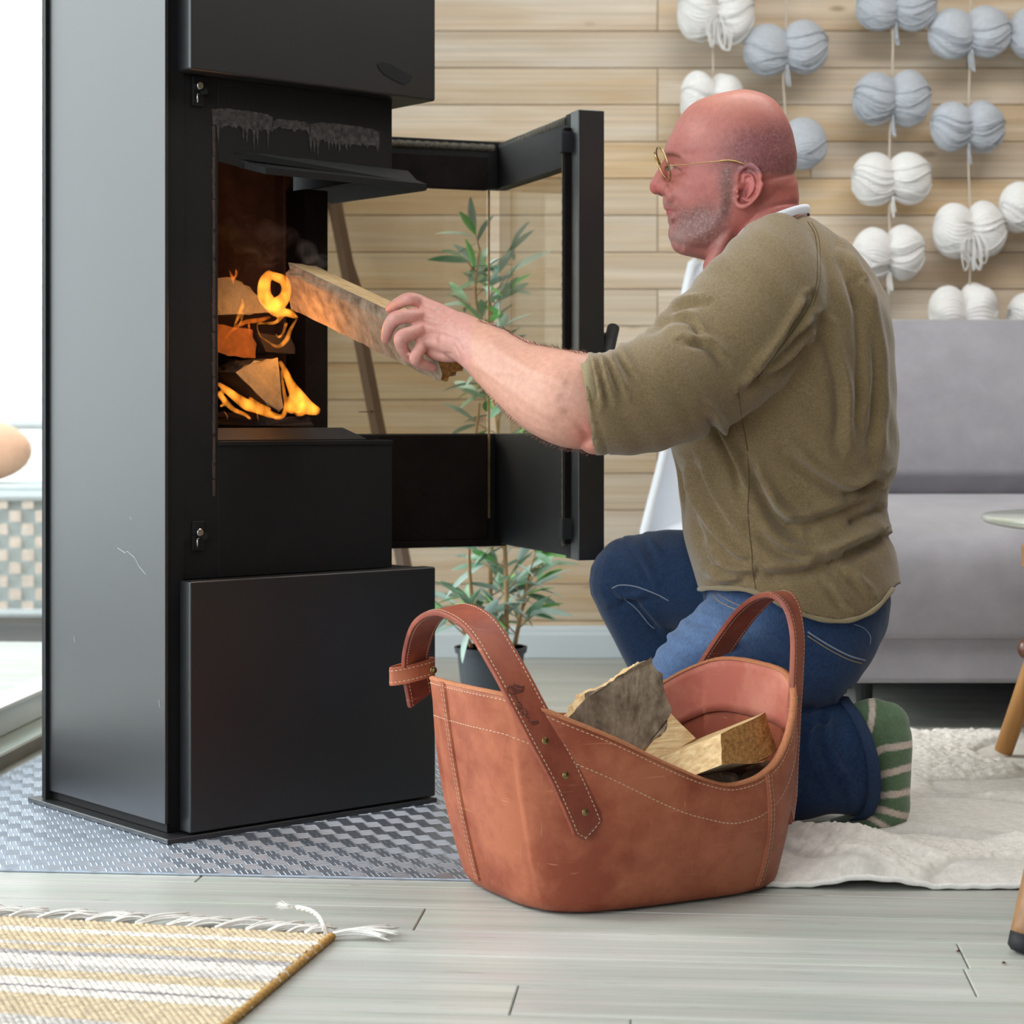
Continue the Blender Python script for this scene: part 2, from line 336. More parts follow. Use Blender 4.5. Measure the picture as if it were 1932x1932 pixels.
def glassmat(name, tint, fac=.06, rough=0.0):
    m = bpy.data.materials.new(name); m.use_nodes = True; N = m.node_tree.nodes; L = m.node_tree.links; N.remove(N['Principled BSDF'])
    t = N.new('ShaderNodeBsdfTransparent'); t.inputs[0].default_value = (*tint, 1); g = N.new('ShaderNodeBsdfGlossy'); g.inputs['Roughness'].default_value = rough
    lwt = N.new('ShaderNodeFresnel'); lwt.inputs[0].default_value = 1.45; mx = N.new('ShaderNodeMixShader'); geo = N.new('ShaderNodeNewGeometry'); im = N.new('ShaderNodeMath'); im.operation = 'SUBTRACT'; im.inputs[0].default_value = 1; L.new(geo.outputs['Backfacing'], im.inputs[1]); mm = N.new('ShaderNodeMath'); mm.operation = 'MULTIPLY'; L.new(lwt.outputs[0], mm.inputs[0]); L.new(im.outputs[0], mm.inputs[1]); L.new(mm.outputs[0], mx.inputs[0]); L.new(t.outputs[0], mx.inputs[1]); L.new(g.outputs[0], mx.inputs[2])
    L.new(mx.outputs[0], N['Material Output'].inputs['Surface']); return m
M['pane'] = glassmat('window_glass', (.97, .985, .98))
for v in (V0+.06, -2.54, -1.24, .04):
    p = MB(); lbox(p, -.092, -.086, v, v+1.24 if v < 0 else V1-.06, .086, 2.2); p.build('pane', M['pane'], win)
# other walls (outside the frame) and the ceiling, with an unseen opening for fill light in the rear wall
wr = MB(); wr.box((3.65, 1.9, 1.31), (.12, 7.2, 2.62)); M['dimwall'] = mat('low_bounce_wall', G('7d6a52'), .85, noise=((3, 3, 30), .2, 3)); struct(wr.build('wall_right', M['dimwall']))  # unseen walls toned dark to cut bounced light
rw = MB(); rw.box((-1.35, -1.7, 1.31), (.7, .12, 2.62)); rw.box((2.75, -1.7, 1.31), (1.9, .12, 2.62)); rw.box((1.0, -1.7, 1.31), (1.6, .12, 2.62)); rw.box((-.4, -1.7, .3), (1.2, .12, .6)); rw.box((-.4, -1.7, 2.5), (1.2, .12, .24)); struct(rw.build('wall_rear', M['dimwall']))
struct(MB().box((1.1, 1.8, 2.67), (5.6, 7.3, .1)).build('ceiling', M['ceilingw']))
# ------------------------------------------------------------------ outside the glazed door
dk = MB(); 
for i in range(26): dk.box((-4.2, 1.0+i*.3, -.08), (6.0, .292, .03))
o = dk.build('deck_ground', M['deck']); tag(o, 'pale boarded terrace outside the glass door, left edge', 'terrace'); o['kind'] = 'stuff'
hs = thing('neighbour_house', 'white horizontal clapboard house seen through the glass at the left edge', 'house', (-4.4, 9.0, -.06))
MB().box((-4.4, 9.06, 1.9), (5.6, .05, 4.0)).build('wall', mat('house_sheathing', G('c9c7c2'), .8, noise=(5, .2, 2)), hs)
for i in range(40):
    z = .12+i*.1; mb = MB(); mb.prism([Vector((0, 9.04, z)), Vector((0, 9.0, z)), Vector((0, 9.025, z+.1)), Vector((0, 9.04, z+.1))], (-7.2, 0, 0), (-1.6, 0, 0)); mb.build('siding_board', M['sidingw'], hs)
gb = thing('garden_bush', 'green leafy bush beyond the glass at the far left edge', 'bush', (-2.55, 8.4, -.06))
mb = MB()
for i in range(340):
    a = rng.uniform(0, 6.28); r = abs(rng.normal(0, .16)); z = .5+rng.uniform(0, .75); c = Vector((-2.62+r*math.cos(a), 8.3+r*math.sin(a), z)); d = Vector(rng.normal(0, 1, 3)).normalized(); e = d.orthogonal().normalized()
    mb.add([c-d*.05, c+e*.02, c+d*.05, c-e*.02], [(0, 1, 2, 3)])
stuff(mb.build('foliage', mat('bush_leaf', G('78b060'), .6, noise=(5, .3, 2)), gb)); gs = MB(); gs.tube([(-2.62, 8.3, -.07), (-2.6, 8.3, .5), (-2.64, 8.3, 1.0)], .02); gs.build('stem', M['cane'], gb)
# woven garden bench with a tan cushion
wb = thing('garden_bench', 'woven pale garden bench outside with a tan cushion', 'bench', (-1.62, 6.3, -.065))
bfm = mat('bench_frame', G('b9c2c4'), .5, noise=(9, .1, 2))
for x in (-2.2, -1.3):
    for y, z in ((6.2, .40), (6.7, .62)): fm = MB(); fm.tube([(x, y, -.065), (x, y, z)], .018, 8); fm.build('leg', bfm, wb)
for y, z in ((6.2, .38), (6.2, .02), (6.7, .6)): fm = MB(); fm.tube([(-2.2, y, z), (-1.3, y, z)], .016); fm.build('rail', bfm, wb)
wv = MB()
for i in range(22):
    for j in range(9):
        if (i+j) % 2: wv.box((-2.17+i*.04, 6.2+(.004 if j % 2 else 0), .04+j*.04), (.036, .008, .034))
stuff(wv.build('woven_panel', mat('wicker', G('d8c9bb'), .8, noise=(40, .2, 2)), wb))
MB().box((-1.75, 6.24, .2), (.88, .004, .36)).build('backing', mat('bench_back', G('c3cfd0'), .8, noise=(9, .1, 2)), wb)
MB().box((-1.75, 6.45, .40), (.9, .5, .03)).build('seat', mat('bench_seat', G('b5c0c2'), .8, noise=(9, .1, 2)), wb, bevel=.01)
cu = MB(); cu.add(*ball((-1.70, 6.42, .518), (.17, .12, .10), 20, 14)); tag(cu.build('cushion', mat('tan_fabric', G('d9a98c'), .9, noise=(30, .1, 3)), smooth=True), 'round tan cushion lying on the woven garden bench', 'cushion')
cu = MB(); cu.add(*ball((-1.38, 6.42, .538), (.12, .10, .12), 20, 14)); tag(cu.build('cushion', mat('grey_fabric', G('a9bdc0'), .9, noise=(30, .1, 3)), smooth=True), 'grey cushion beside the tan one on the woven garden bench', 'cushion')
# ------------------------------------------------------------------ aluminium tread plate under the stove
tp = thing('floor_plate', 'aluminium tread plate lying on the floor under the black stove', 'floor plate', (-.4, 3.3, 0))
P0 = W(-180, 1641, 2.77); e1 = (W(850, 1663, 2.70)-W(0, 1645, 2.756)); e1.z = 0; e1.normalize(); e2 = Vector((-e1.y, e1.x, 0))
O = Vector((W(0, 1645, 2.756).x, 2.756, 0))
def TP(a, b_, z=0): return O+e1*a+e2*b_+Vector((0, 0, z))
AX0, AX1, BY1 = -.245, .70, 1.30
sh = MB(); sh.box(TP((AX0+AX1)/2, BY1/2, .0018), (AX1-AX0, BY1, .0034), Matrix((e1, e2, Vector((0, 0, 1)))).transposed())
M['alu'] = mat('aluminium', G('b3bccb'), .48, 1, noise=(14, .15, 5)); M['alub'] = mat('aluminium_bar', G('c2c9d4'), .5, 1)
sh.build('sheet', M['alu'], tp, bevel=.0008)
bars = MB(); cell = .030
for i in range(int((AX1-AX0)/cell)):
    for j in range(int(BY1/cell)):
        a = AX0+(i+.5)*cell; b_ = (j+.5)*cell; c = TP(a, b_, .0036)
        if c.x < W(-40, 0, c.y).x: continue
        th_ = math.radians(-67 if (i+j) % 2 else 23); d = e1*math.cos(th_)+e2*math.sin(th_); nrm = Vector((-d.y, d.x, 0))
        for q in range(5):
            m_ = c+nrm*((q-2)*.0076); h = .0128; w = .00115; up = Vector((0, 0, .0007))
            bars.add([m_-d*h, m_-d*h*.6-nrm*w, m_+d*h*.6-nrm*w, m_+d*h, m_+d*h*.6+nrm*w, m_-d*h*.6+nrm*w, m_-d*h*.7+up, m_+d*h*.7+up],
                     [(0, 1, 6), (1, 2, 7, 6), (2, 3, 7), (3, 4, 7), (4, 5, 6, 7), (5, 0, 6)])
stuff(bars.build('tread_bars', M['alub'], tp))
# ------------------------------------------------------------------ grey sofa
sf = thing('sofa', 'grey velour sofa standing before the plank wall behind the man', 'sofa', (1.5, 4.4, 0))
SX0, SX1 = .645, 2.5
def loftbox(name, prof, x0, x1, m, par, bev=.02):
    mb = MB(); n = len(prof); mb.prism([Vector((0, y, z)) for y, z in prof], (x0, 0, 0), (x1, 0, 0)); return mb.build(name, m, par, bevel=bev, seg=3)
loftbox('base', [(4.0, .094), (4.0, .20), (4.8, .20), (4.8, .094)], SX0, SX1, M['sofa'], sf, .012)
prof = [(3.985, .184), (3.97, .26), (3.975, .33), (4.0, .375), (4.06, .405), (4.2, .435), (4.4, .452), (4.75, .455), (4.75, .2), (4.2, .2)]
st = loftbox('seat', prof, SX0, SX1, M['sofa'], sf, .012)
prof = [(4.50, .44), (4.455, .50), (4.47, .6), (4.53, .74), (4.575, .82), (4.60, .843), (4.66, .85), (4.76, .84), (4.82, .78), (4.86, .2), (4.7, .2)]
loftbox('backrest', prof, SX0, SX1, M['sofa'], sf, .012)
MB().box(((SX0+SX1)/2, 4.74, .048), (SX1-SX0-.02, .06, .094)).build('added_shade_board', M['rubber'], sf)  # added board that blocks light under the sofa to keep the gap dark
for x, y in ((.72, 4.12), (2.3, 4.12), (.72, 4.72), (2.3, 4.72)):
    mb = MB(); mb.tube([(x, y, 0), (x, y, .096)], [.014, .02], 12); mb.build('leg', M['rubber'], sf, smooth=False)
# ------------------------------------------------------------------ white high-backed chair between sofa and plant
wc = thing('high_back_chair', 'white high-backed shell chair, mostly hidden behind the man', 'chair', (.48, 4.72, 0))
rows = [(1.0, .025), (.99, .040), (.93, .055), (.85, .066), (.75, .078), (.66, .090), (.59, .102), (.50, .125), (.42, .148), (.36, .165), (.30, .163), (.26, .14)]
V = []; Fc = []; nn = 22
for z, hw in rows:
    for i in range(nn+1):
        t = -1+2*i/nn; V.append((.47+hw*math.sin(t*math.pi/2), 4.84+.05*(z-.5)-.20*abs(t)**2.2*(hw/.17), z))
for r in range(len(rows)-1):
    for i in range(nn): a = r*(nn+1)+i; Fc.append((a, a+nn+1, a+nn+2, a+1))
sh = obj('backrest', V, Fc, M['whitechair'], wc, smooth=True); s_ = sh.modifiers.new('t', 'SOLIDIFY'); s_.thickness = .02; s_.offset = 0
mb = MB(); mb.add(*ball((.47, 4.72, .33), (.155, .15, .06), 28, 12)); mb.build('seat', M['whitechair'], wc, smooth=True)
for sx, sy in ((-1, -1), (1, -1), (-1, 1), (1, 1)):
    mb = MB(); mb.tube([(.47+sx*.13, 4.74+sy*.13, 0), (.47+sx*.08, 4.74+sy*.08, .31)], [.010, .015], 10); mb.build('leg', M['beech'], wc, smooth=True)
# ------------------------------------------------------------------ tables / stool at the right edge
ct = thing('coffee_table', 'round coffee table with pale glass top at the right edge', 'table', (1.19, 3.45, 0))
mb = MB(); cx, cy, R = 1.155, 3.40, .355
ring = [(cx+R*math.cos(a), cy+R*math.sin(a)) for a in np.linspace(0, 2*math.pi, 97)[:-1]]
zt = CAMZ-(978-HOR)*3.4/F
V = []; Fc = []; n = len(ring)
for s, z in ((.93, zt-.014), (.985, zt-.009), (1, zt-.003), (.995, zt+.0025), (.985, zt+.004)):
    V += [(cx+(x-cx)*s, cy+(y-cy)*s, z) for x, y in ring]
for r in range(4):
    for i in range(n): Fc.append((r*n+i, r*n+(i+1) % n, (r+1)*n+(i+1) % n, (r+1)*n+i))
Fc.append(tuple(range(n))[::-1]); Fc.append(tuple(4*n+i for i in range(n)))
obj('tabletop', V, Fc, mat('pale_glass_top', G('dfe6da'), .12, coat=.4, noise=(3, .03, 2)), ct, smooth=True)
foot = W(1893, 1432, 3.655)
for k, ang in enumerate((None, 1.2, -.5)):
    if ang is None: f0 = Vector((foot.x, foot.y, 0)); t0 = Vector((foot.x+.12, foot.y-.10, zt-.014))
    else: f0 = Vector((cx+.38*math.cos(ang), cy+.38*math.sin(ang), 0)); t0 = Vector((cx+.2*math.cos(ang), cy+.2*math.sin(ang), zt-.014))
    mb = MB(); mb.tube([f0+Vector((0, 0, .016)), t0], [.0165, .024], 20, up=(1, 0, 0)); mb.build('leg', M['beech'], ct, smooth=True)
stl = thing('stool', 'wooden stool leg with black rubber tip at the right edge', 'stool', (.80, 2.42, 0))
f0 = Vector((.592, 2.335, 0)); t0 = Vector((.612+.10, 2.40, .43))
legs = [(f0, t0), (Vector((1.02, 2.34, 0)), Vector((.93, 2.42, .43))), (Vector((.76, 2.74, 0)), Vector((.80, 2.66, .43))), (Vector((1.0, 2.76, 0)), Vector((.92, 2.68, .43)))]
for a, b_ in legs:
    u = (b_-a).normalized(); mb = MB(); mb.tube([a+u*.016, a+u*.03, b_], [.0185, .0195, .024], 20, up=(1, 0, 0)); lg = mb.build('leg', M['oak'], stl, smooth=True)
    mb = MB(); mb.tube([a+u*.001, a+u*.006, a+u*.022], [.014, .019, .0195], 20, up=(1, 0, 0)); mb.build('rubber_tip', M['rubber'], lg, smooth=True)
mb = MB(); mb.tube([(.82, 2.53, .428), (.82, 2.53, .433), (.82, 2.53, .458), (.82, 2.53, .463)], [.165, .175, .175, .165], 48); mb.build('seat', M['oak'], stl, smooth=False)
kn = W(1934, 1224, 2.42); mb = MB(); mb.tube([kn+Vector((.0, 0, 0)), kn+Vector((.012, .0, 0)), kn+Vector((.25, .02, 0))], [.0135, .0145, .0145], 20); rail = mb.build('rail', M['walnut'], stl, smooth=True)
mb = MB(); mb.add(*ball(kn+Vector((.001, 0, 0)), (.010, .0125, .0125), 18, 12)); mb.build('knob', M['walnut'], rail, smooth=True)
mb = MB()
pts = [kn+Vector((.0015+.002*math.cos(a)*0, .0140*math.cos(a), .0140*math.sin(a))) for a in np.linspace(0, 2*math.pi, 40)]
mb.tube(pts, .0013, 6, cap=False); mb.build('washer', M['chrome'], rail, smooth=True)
# ------------------------------------------------------------------ easel-like pole pair leaning behind the stove door
ez = thing('easel', 'grey-brown leaning easel legs behind the open stove door', 'easel', (-.30, 4.9, 0))
a = W(805, 1290, 4.715); a.z = 0; b1 = W(632, 385, 5.02); b1 = a+(b1-a)*1.12
mb = MB(); dirv = (b1-a).normalized(); mb.tube([a, b1], .018, 4, up=(1, 0, 0)); mb.build('leg', M['darkpole'], ez)
c0 = W(678, 555, 4.93)+Vector((0, .03, 0)); c1 = W(628, 395, 5.14); c1 = c0+(c1-c0)*1.3
mb = MB(); mb.tube([c0, c1], .009, 4, up=(1, 0, 0)); mb.build('brace', M['darkpole'], ez)
mb = MB(); d0 = W(560, 1340, 4.6); d0.z = 0; d1 = b1+Vector((.0, .0, -.02)); mb.tube([d0, d1], .016, 4, up=(1, 0, 0)); mb.build('leg', M['darkpole'], ez)
# ------------------------------------------------------------------ wood stove (local a along the front, b into depth)
SA = Vector((-.470, 2.940, 0)); su = Vector((.760, .649, 0)).normalized(); sv = Vector((-su.y, su.x, 0)); SM = Matrix((su, sv, Vector((0, 0, 1)))).transposed()
def SP(a, b_, z): return SA+su*a+sv*b_+Vector((0, 0, z))
def sbox(mb, a0, a1, b0, b1, z0_, z1): return mb.box(SP((a0+a1)/2, (b0+b1)/2, (z0_+z1)/2), (a1-a0, b1-b0, z1-z0_), SM)
stove = thing('wood_stove', 'tall black steel wood stove with its glass corner door swung open', 'stove', SP(.2, .2, 0))
FW, BWid, DP = .457, .398, .40      # front width of hood / drawer, body width, depth
bm_ = MB(); sbox(bm_, -.040, FW+.0, -.004, DP+.03, .004, .0115); bp_ = bm_.build('base_plate', M['paint'], stove, bevel=.0015)
mb = MB(); sbox(mb, 0, FW, 0, .030, .0135, .382); mb.build('lower_front_panel', M['paint'], stove, bevel=.003)
mb = MB(); sbox(mb, .012, FW-.004, .030, DP, .0125, .380); mb.build('lower_box', M['paint2'], stove, bevel=.002)
# side panel on the left (lighter because the window shines on it)
mb = MB(); sbox(mb, -.024, -.021+.003, .030, DP-.012, .026, 1.46); mb.build('side_panel', M['paint'], stove, bevel=.001)
mb = MB(); sbox(mb, -.030, .012, DP-.012, DP, .0125, 1.45); mb.build('rear_panel', M['paint2'], stove)
mb = MB(); sbox(mb, -.017, .012, .036, DP-.012, .0125, 1.45); mb.build('side_core', M['paint2'], stove)
# hood above the door
mb = MB(); sbox(mb, 0, FW, 0, DP, 1.130, 1.60); hood = mb.build('hood', M['paint'], stove, bevel=.004)
mb = MB(); sbox(mb, -.036, FW+.01, -.012, DP+.012, 1.6, 1.62); mb.build('top_plate', M['paint'], stove, bevel=.002)
mb = MB(); mb.tube([SP(.22, .22, 1.62), SP(.22, .22, 2.62)], .075, 32); mb.build('flue_pipe', M['paint'], stove, smooth=False)
mb = MB(); sbox(mb, -.034, -.008, .06, DP, 1.462, 1.60); mb.build('side_cap', M['paint'], stove, bevel=.001)
# body around the firebox
B0, BT = .038, .052
ZB, ZT = .597, 1.005
OA = .072    # left edge of the opening
body = MB()
sbox(body, .012, OA, B0, BT, .382, 1.13)            # left jamb of the front
sbox(body, OA, BWid, B0, BT, .382, ZB-.012)          # below the opening
sbox(body, OA, BWid, B0, BT, ZT, 1.13)               # above the opening
sbox(body, BWid-.012, BWid, BT, DP, .382, ZB-.012)   # right side, below and above the open corner
sbox(body, BWid-.012, BWid, BT, DP, ZT, 1.13)
body.build('body_front', M['paint2'], stove, bevel=.0012)
mb = MB(); sbox(mb, .012, BWid-.012, BT, DP, .382, ZB-.014); mb.build('ash_box', M['soot'], stove)
mb = MB(); sbox(mb, .012, BWid-.012, BT, DP, ZT+.1, 1.128); mb.build('baffle', M['soot'], stove)
# firebox: floor, left wall, back wall, corner post
mb = MB(); sbox(mb, .05, BWid-.016, BT, .30, ZB-.014, ZB-.004); mb.build('firebox_floor', M['soot'], stove)
mb = MB(); sbox(mb, OA-.022, OA-.004, BT, .31, ZB-.01, 1.10); mb.build('firebox_wall', M['fireclay'], stove)
for i in range(2):
    mb = MB(); sbox(mb, OA-.004+i*.150, OA-.006+(i+1)*.150, .298, .318, ZB-.01, 1.10); mb.build('firebrick', M['fireclay'], stove, bevel=.003)
mb = MB(); sbox(mb, BWid-.048, BWid-.002, .212, .27, ZB-.02, 1.0); mb.build('corner_post', M['soot'], stove, bevel=.002)
mb = MB(); sbox(mb, BWid-.050, BWid-.030, .272, .30, ZB-.02, 1.10); mb.build('fireclay_strip', M['fireclay'], stove, bevel=.002)
mb = MB(); sbox(mb, OA, BWid, .30, .33, ZB-.02, ZB+.0); mb.build('rear_ledge', M['soot'], stove)
# low ember retainer at the sill, with a cut right end
mb = MB(); z1 = CAMZ-(803-HOR)*3.05/F+.002; poly = [SP(OA, B0+.006, ZB-.012), SP(.352, B0+.006, ZB-.012), SP(.322, B0+.03, ZB+.006), SP(OA, B0+.03, ZB+.006)]
mb.prism(poly, (0, 0, 0), (0, 0, .003)); mb.build('sill_plate', M['paint2'], stove)
mb = MB(); sbox(mb, OA, BWid, B0-.002, BT, ZB-.018, ZB-.011); mb.build('sill', M['paint2'], stove, bevel=.001)
# flange over the opening that reaches out over the corner
zf = 1.0
P = [SP(OA, B0, zf+.006), SP(OA+.045, B0-.001, zf-.002), SP(OA+.062, B0-.034, zf-.012), SP(.440, B0-.036, zf-.014), SP(.444, B0-.02, zf-.014), SP(.444, .27, zf-.014), SP(BWid-.01, .27, zf+.006), SP(BWid-.01, B0+.01, zf+.014), SP(OA, B0+.01, zf+.014)]
mb = MB(); lo = [p.copy() for p in P]; hi = [p+Vector((0, 0, .010)) for p in P]
n = len(P); mb.add(lo+hi, [tuple(range(n))[::-1], tuple(range(n, 2*n))]+[(i, (i+1) % n, n+(i+1) % n, n+i) for i in range(n)]); mb.build('flange', M['paint2'], stove)
mb = MB(); mb.prism([SP(OA+.04, B0, zf+.012), SP(.43, B0-.032, zf-.004), SP(.43, B0, zf+.02), SP(OA+.04, B0, zf+.024)], (0, 0, 0), sv*.003); mb.build('flange_gusset', M['paint2'], stove)
for i in range(4):
    a = .100+i*.0745; mb = MB(); sbox(mb, a, a+.044, B0-.0006, B0+.001, 1.0205, 1.0245); mb.build('air_slot', mat('slot_black', (.001, .001, .001), .9) if i == 0 else bpy.data.materials['slot_black'], stove)
# soot and ash stains: thin crusts above the opening (real deposits)
M['ash'] = mat('ash_deposit', G('55504e'), .95, 0, .2, noise=(110, .35, 5), col2=G('2a2827'), bump=(400, .5, .001))
rs = random.Random(5)
mb = MB()
def crust(a0, a1, zt_, zb_, n, drips):
    pts = []
    for i in range(n+1):
        a = a0+(a1-a0)*i/n; pts.append((a, zt_-.006*(abs(i/n-.5)*2)**4+rs.uniform(-.001, .001)))
    low = []
    for i in range(n+1):
        a = a0+(a1-a0)*i/n; d = rs.uniform(0, 1)**2*drips if i % 2 else 0; low.append((a, zb_-d+rs.uniform(-.002, .002)))
    V = [SP(a, B0-.0008, z) for a, z in pts]+[SP(a, B0-.0008, z) for a, z in low]
    mb.add(V, [(i, i+1, n+2+i, n+1+i) for i in range(n)])
crust(.062, .170, 1.086, 1.060, 34, .036); crust(.168, .24, 1.080, 1.066, 16, .006); crust(.236, .372, 1.082, 1.054, 40, .030)
mb.build('ash_stain', M['ash'], stove)
mb = MB()
for i in range(26): 
    z = 1.08-.022*i+rs.uniform(-.003, .003); mb.add([SP(.062-rs.uniform(0, .002), B0-.0006, z), SP(.0665, B0-.0006, z), SP(.0665, B0-.0006, z-.024), SP(.062, B0-.0006, z-.024)], [(0, 1, 2, 3)])
mb.build('edge_rust', mat('edge_rust', G('4b3a32'), .9, noise=(120, .5, 4)), stove)
mb = MB(); c = SP(.375, -.0009, 1.165); sc = [(math.cos(t)*(.032+.006*math.sin(3*t)), math.sin(t)*(.013+.004*math.cos(2*t+1))) for t in np.linspace(0, 2*math.pi, 28)[:-1]]
mb.add([c+su*x+Vector((0, 0, z-.15*x)) for x, z in sc], [tuple(range(27))]); mb.build('soot_mark', mat('soot_mark', G('121315'), .9, noise=(60, .4, 4)), hood)
# latch pins of the door on the left jamb
for z in (1.106, .409+.112-.075):
    mb = MB(); sbox(mb, .026, .046, B0-.004, B0, z-.022, z+.022); lt = mb.build('latch_plate', M['paint2'], stove, bevel=.001)
    p = SP(.030, B0-.004, z+.006); mb = MB(); mb.tube([p, p-sv*.014, p-sv*.0145], [.0055, .0055, .005], 16); mb.build('pin', M['chrome'], lt, smooth=False)
    mb = MB(); q = SP(.0335, B0-.004, z-.007); mb.tube([q+su*.005+Vector((0, 0, .003)), q+Vector((0, 0, .003)), q-Vector((0, 0, .010))], .0014, 8); mb.build('spring', M['chrome'], lt, smooth=True)
    mb = MB(); mb.tube([SP(.042, B0-.004, z), SP(.042, B0-.012, z)], .0048, 14); mb.build('screw', M['rubber'], lt)
# scratches on the side panel
mb = MB(); rs = random.Random(8)
mb.build('scratch_dummy', None, stove) if False else None
pts = [W(225, 1035, 3.04), W(235, 1045, 3.035), W(248, 1047, 3.03), W(256, 1056, 3.027), W(262, 1070, 3.02)]
def on_side(px, py):   # the point of the side panel seen at this pixel
    n_ = su; p0 = SP(-.0243, 0, 0); d = W(px, py, 1)-cam.location; t = (p0-cam.location).dot(n_)/d.dot(n_); return cam.location+d*t
M['scr'] = mat('light_scratch', G('b9bdbb'), .6)
mb = MB()
for ln in ([(222, 1034), (236, 1043), (240, 1040), (254, 1052), (262, 1068), (275, 1084)], [(245, 975), (248, 980)], [(140, 1200), (141, 1212)], [(300, 1320), (302, 1335)]):
    mb.tube([on_side(*p) for p in ln], .0004, 4)
mb.build('scratch', M['scr'], stove)
# ------------------------------------------------------------------ open corner door (part of the stove, two leaves at right angle)
DH, DF, DE = Vector((-.395, 3.565, 0)), Vector((-.022, 3.703, 0)), Vector((.118, 3.310, 0))
door = MB(); ZD0, ZD1 = .388, 1.126
d1 = (DF-DH).normalized(); n1 = Vector((-d1.y, d1.x, 0)); M1 = Matrix((d1, n1, Vector((0, 0, 1)))).transposed(); L1 = (DF-DH).length
d2 = (DE-DF).normalized(); n2 = Vector((-d2.y, d2.x, 0)); M2 = Matrix((d2, n2, Vector((0, 0, 1)))).transposed(); L2 = (DE-DF).length
def D1(mb, s0, s1, t0, t1, z0_, z1): c = DH+d1*((s0+s1)/2)+n1*((t0+t1)/2)+Vector((0, 0, (z0_+z1)/2)); return mb.box(c, (s1-s0, t1-t0, z1-z0_), M1)
def D2(mb, s0, s1, t0, t1, z0_, z1): c = DF+d2*((s0+s1)/2)+n2*((t0+t1)/2)+Vector((0, 0, (z0_+z1)/2)); return mb.box(c, (s1-s0, t1-t0, z1-z0_), M2)
zg1 = CAMZ+(790-357)*3.68/F; zg0 = CAMZ-(818-790)*3.68/F
D1(door, 0, L1, -.02, .006, zg1, ZD1); D1(door, 0, L1, -.004, .012, ZD0, zg0); D1(door, 0, .03, -.02, .012, ZD0, ZD1)
D2(door, 0, L2-.02, -.012, .012, zg1, ZD1-.004); D2(door, 0, L2-.02, -.012, .012, ZD0+.004, zg0); D2(door, L2-.052, L2-.02, -.012, .012, ZD0, ZD1)
leaf = door.build('door', M['paint2'], stove, bevel=.0015)
mb = MB(); D1(mb, .02, L1+.0, -.034, -.020, ZD0, ZD0+.012); mb.build('lower_lip', M['soot'], leaf, bevel=.001); mb = MB(); D1(mb, .02, L1-.035, -.034, -.018, zg1-.004, ZD1-.03); mb.build('inner_rail', M['soot'], leaf, bevel=.002); mb = MB(); D1(mb, .02, L1-.035, -.030, -.004, ZD0+.012, zg0-.002); mb.build('inner_rail', M['soot'], leaf, bevel=.002)
mb = MB(); mb.box(DF+d2*(L2-.004)+n2*.008+Vector((0, 0, (ZD0+ZD1)/2)), (.036, .046, ZD1-ZD0), M2); mb.build('end_post', M['paint'], leaf, bevel=.002)
mb = MB(); mb.box(DF+d2*(L2-.03)-n2*.018+Vector((0, 0, (ZD0+ZD1)/2)), (.012, .012, ZD1-ZD0-.05), M2); mb.build('inner_channel', M['soot'], leaf, bevel=.001)
for z in (ZD1-.05, ZD0+.05):
    mb = MB(); mb.box(DF+d2*(L2-.024)-n2*.022+Vector((0, 0, z)), (.014, .02, .035), M2); mb.build('latch_keep', M['rubber'], leaf, bevel=.002)
M['smoky'] = glassmat('fire_glass', (.80, .76, .68))
mb = MB(); D1(mb, .03, L1-.0275, -.004, .0, zg0, zg1); mb.build('pane', M['smoky'], leaf)
mb = MB(); D2(mb, .002, L2-.05, -.002, .002, zg0-.0, zg1+.0); mb.build('pane', M['smoky'], leaf)
# glass edge joint and gaskets
jx = DH+d1*(L1-.024)-n1*.006; mb = MB(); mb.tube([jx+Vector((0, 0, ZD0+.05)), jx+Vector((0, 0, ZD1-.035))], .0022, 8); mb.build('glass_seam', mat('glass_seam', G('a58b63'), .8, noise=(90, .4, 3)), leaf)
def rope(pts, r, name='gasket'):
    P_ = []; 
    for a, b_ in zip(pts[:-1], pts[1:]):
        n_ = max(2, int((b_-a).length/.006))
        for i in range(n_): P_.append(a+(b_-a)*i/n_)
    rad = [r*(1+.14*math.sin(i*2.2)) for i in range(len(P_))]
    mb = MB(); mb.tube(P_, rad, 8); mb.build(name, M['rope'], leaf, smooth=True)
zt_ = ZD1-.004
rope([DH+d1*.02-n1*.016+Vector((0, 0, zt_-.008)), DF-n1*.016-d1*.012+Vector((0, 0, zt_-.008))], .008)
rope([DF-n1*.01+Vector((-.004, 0, zt_-.006)), DE-d2*.05-n2*.008+Vector((0, 0, zt_-.006))], .008)
rope([DE-d2*.052-n2*.014+Vector((0, 0, ZD0+.02)), DE-d2*.052-n2*.014+Vector((0, 0, ZD1-.03))], .0045)
# printed arrow on the glass
mb = MB(); c = W(686, 777, 3.625)-n1*.0; d_ = d1
p = DH+d1*((c-DH).dot(d1)); p.z = c.z; p -= n1*.0048
up = Vector((0, 0, 1)); mb.add([p-d_*.014-up*.0008, p+d_*.012-up*.0008, p+d_*.012+up*.0008, p-d_*.014+up*.0008], [(0, 1, 2, 3)])
mb.add([p+d_*.015, p+d_*.008+up*.004, p+d_*.0095+up*.0005, p+d_*.0095-up*.0005, p+d_*.008-up*.004], [(0, 1, 2, 3, 4)]); mb.build('printed_arrow', mat('glass_print', G('5b4326'), .7), leaf)
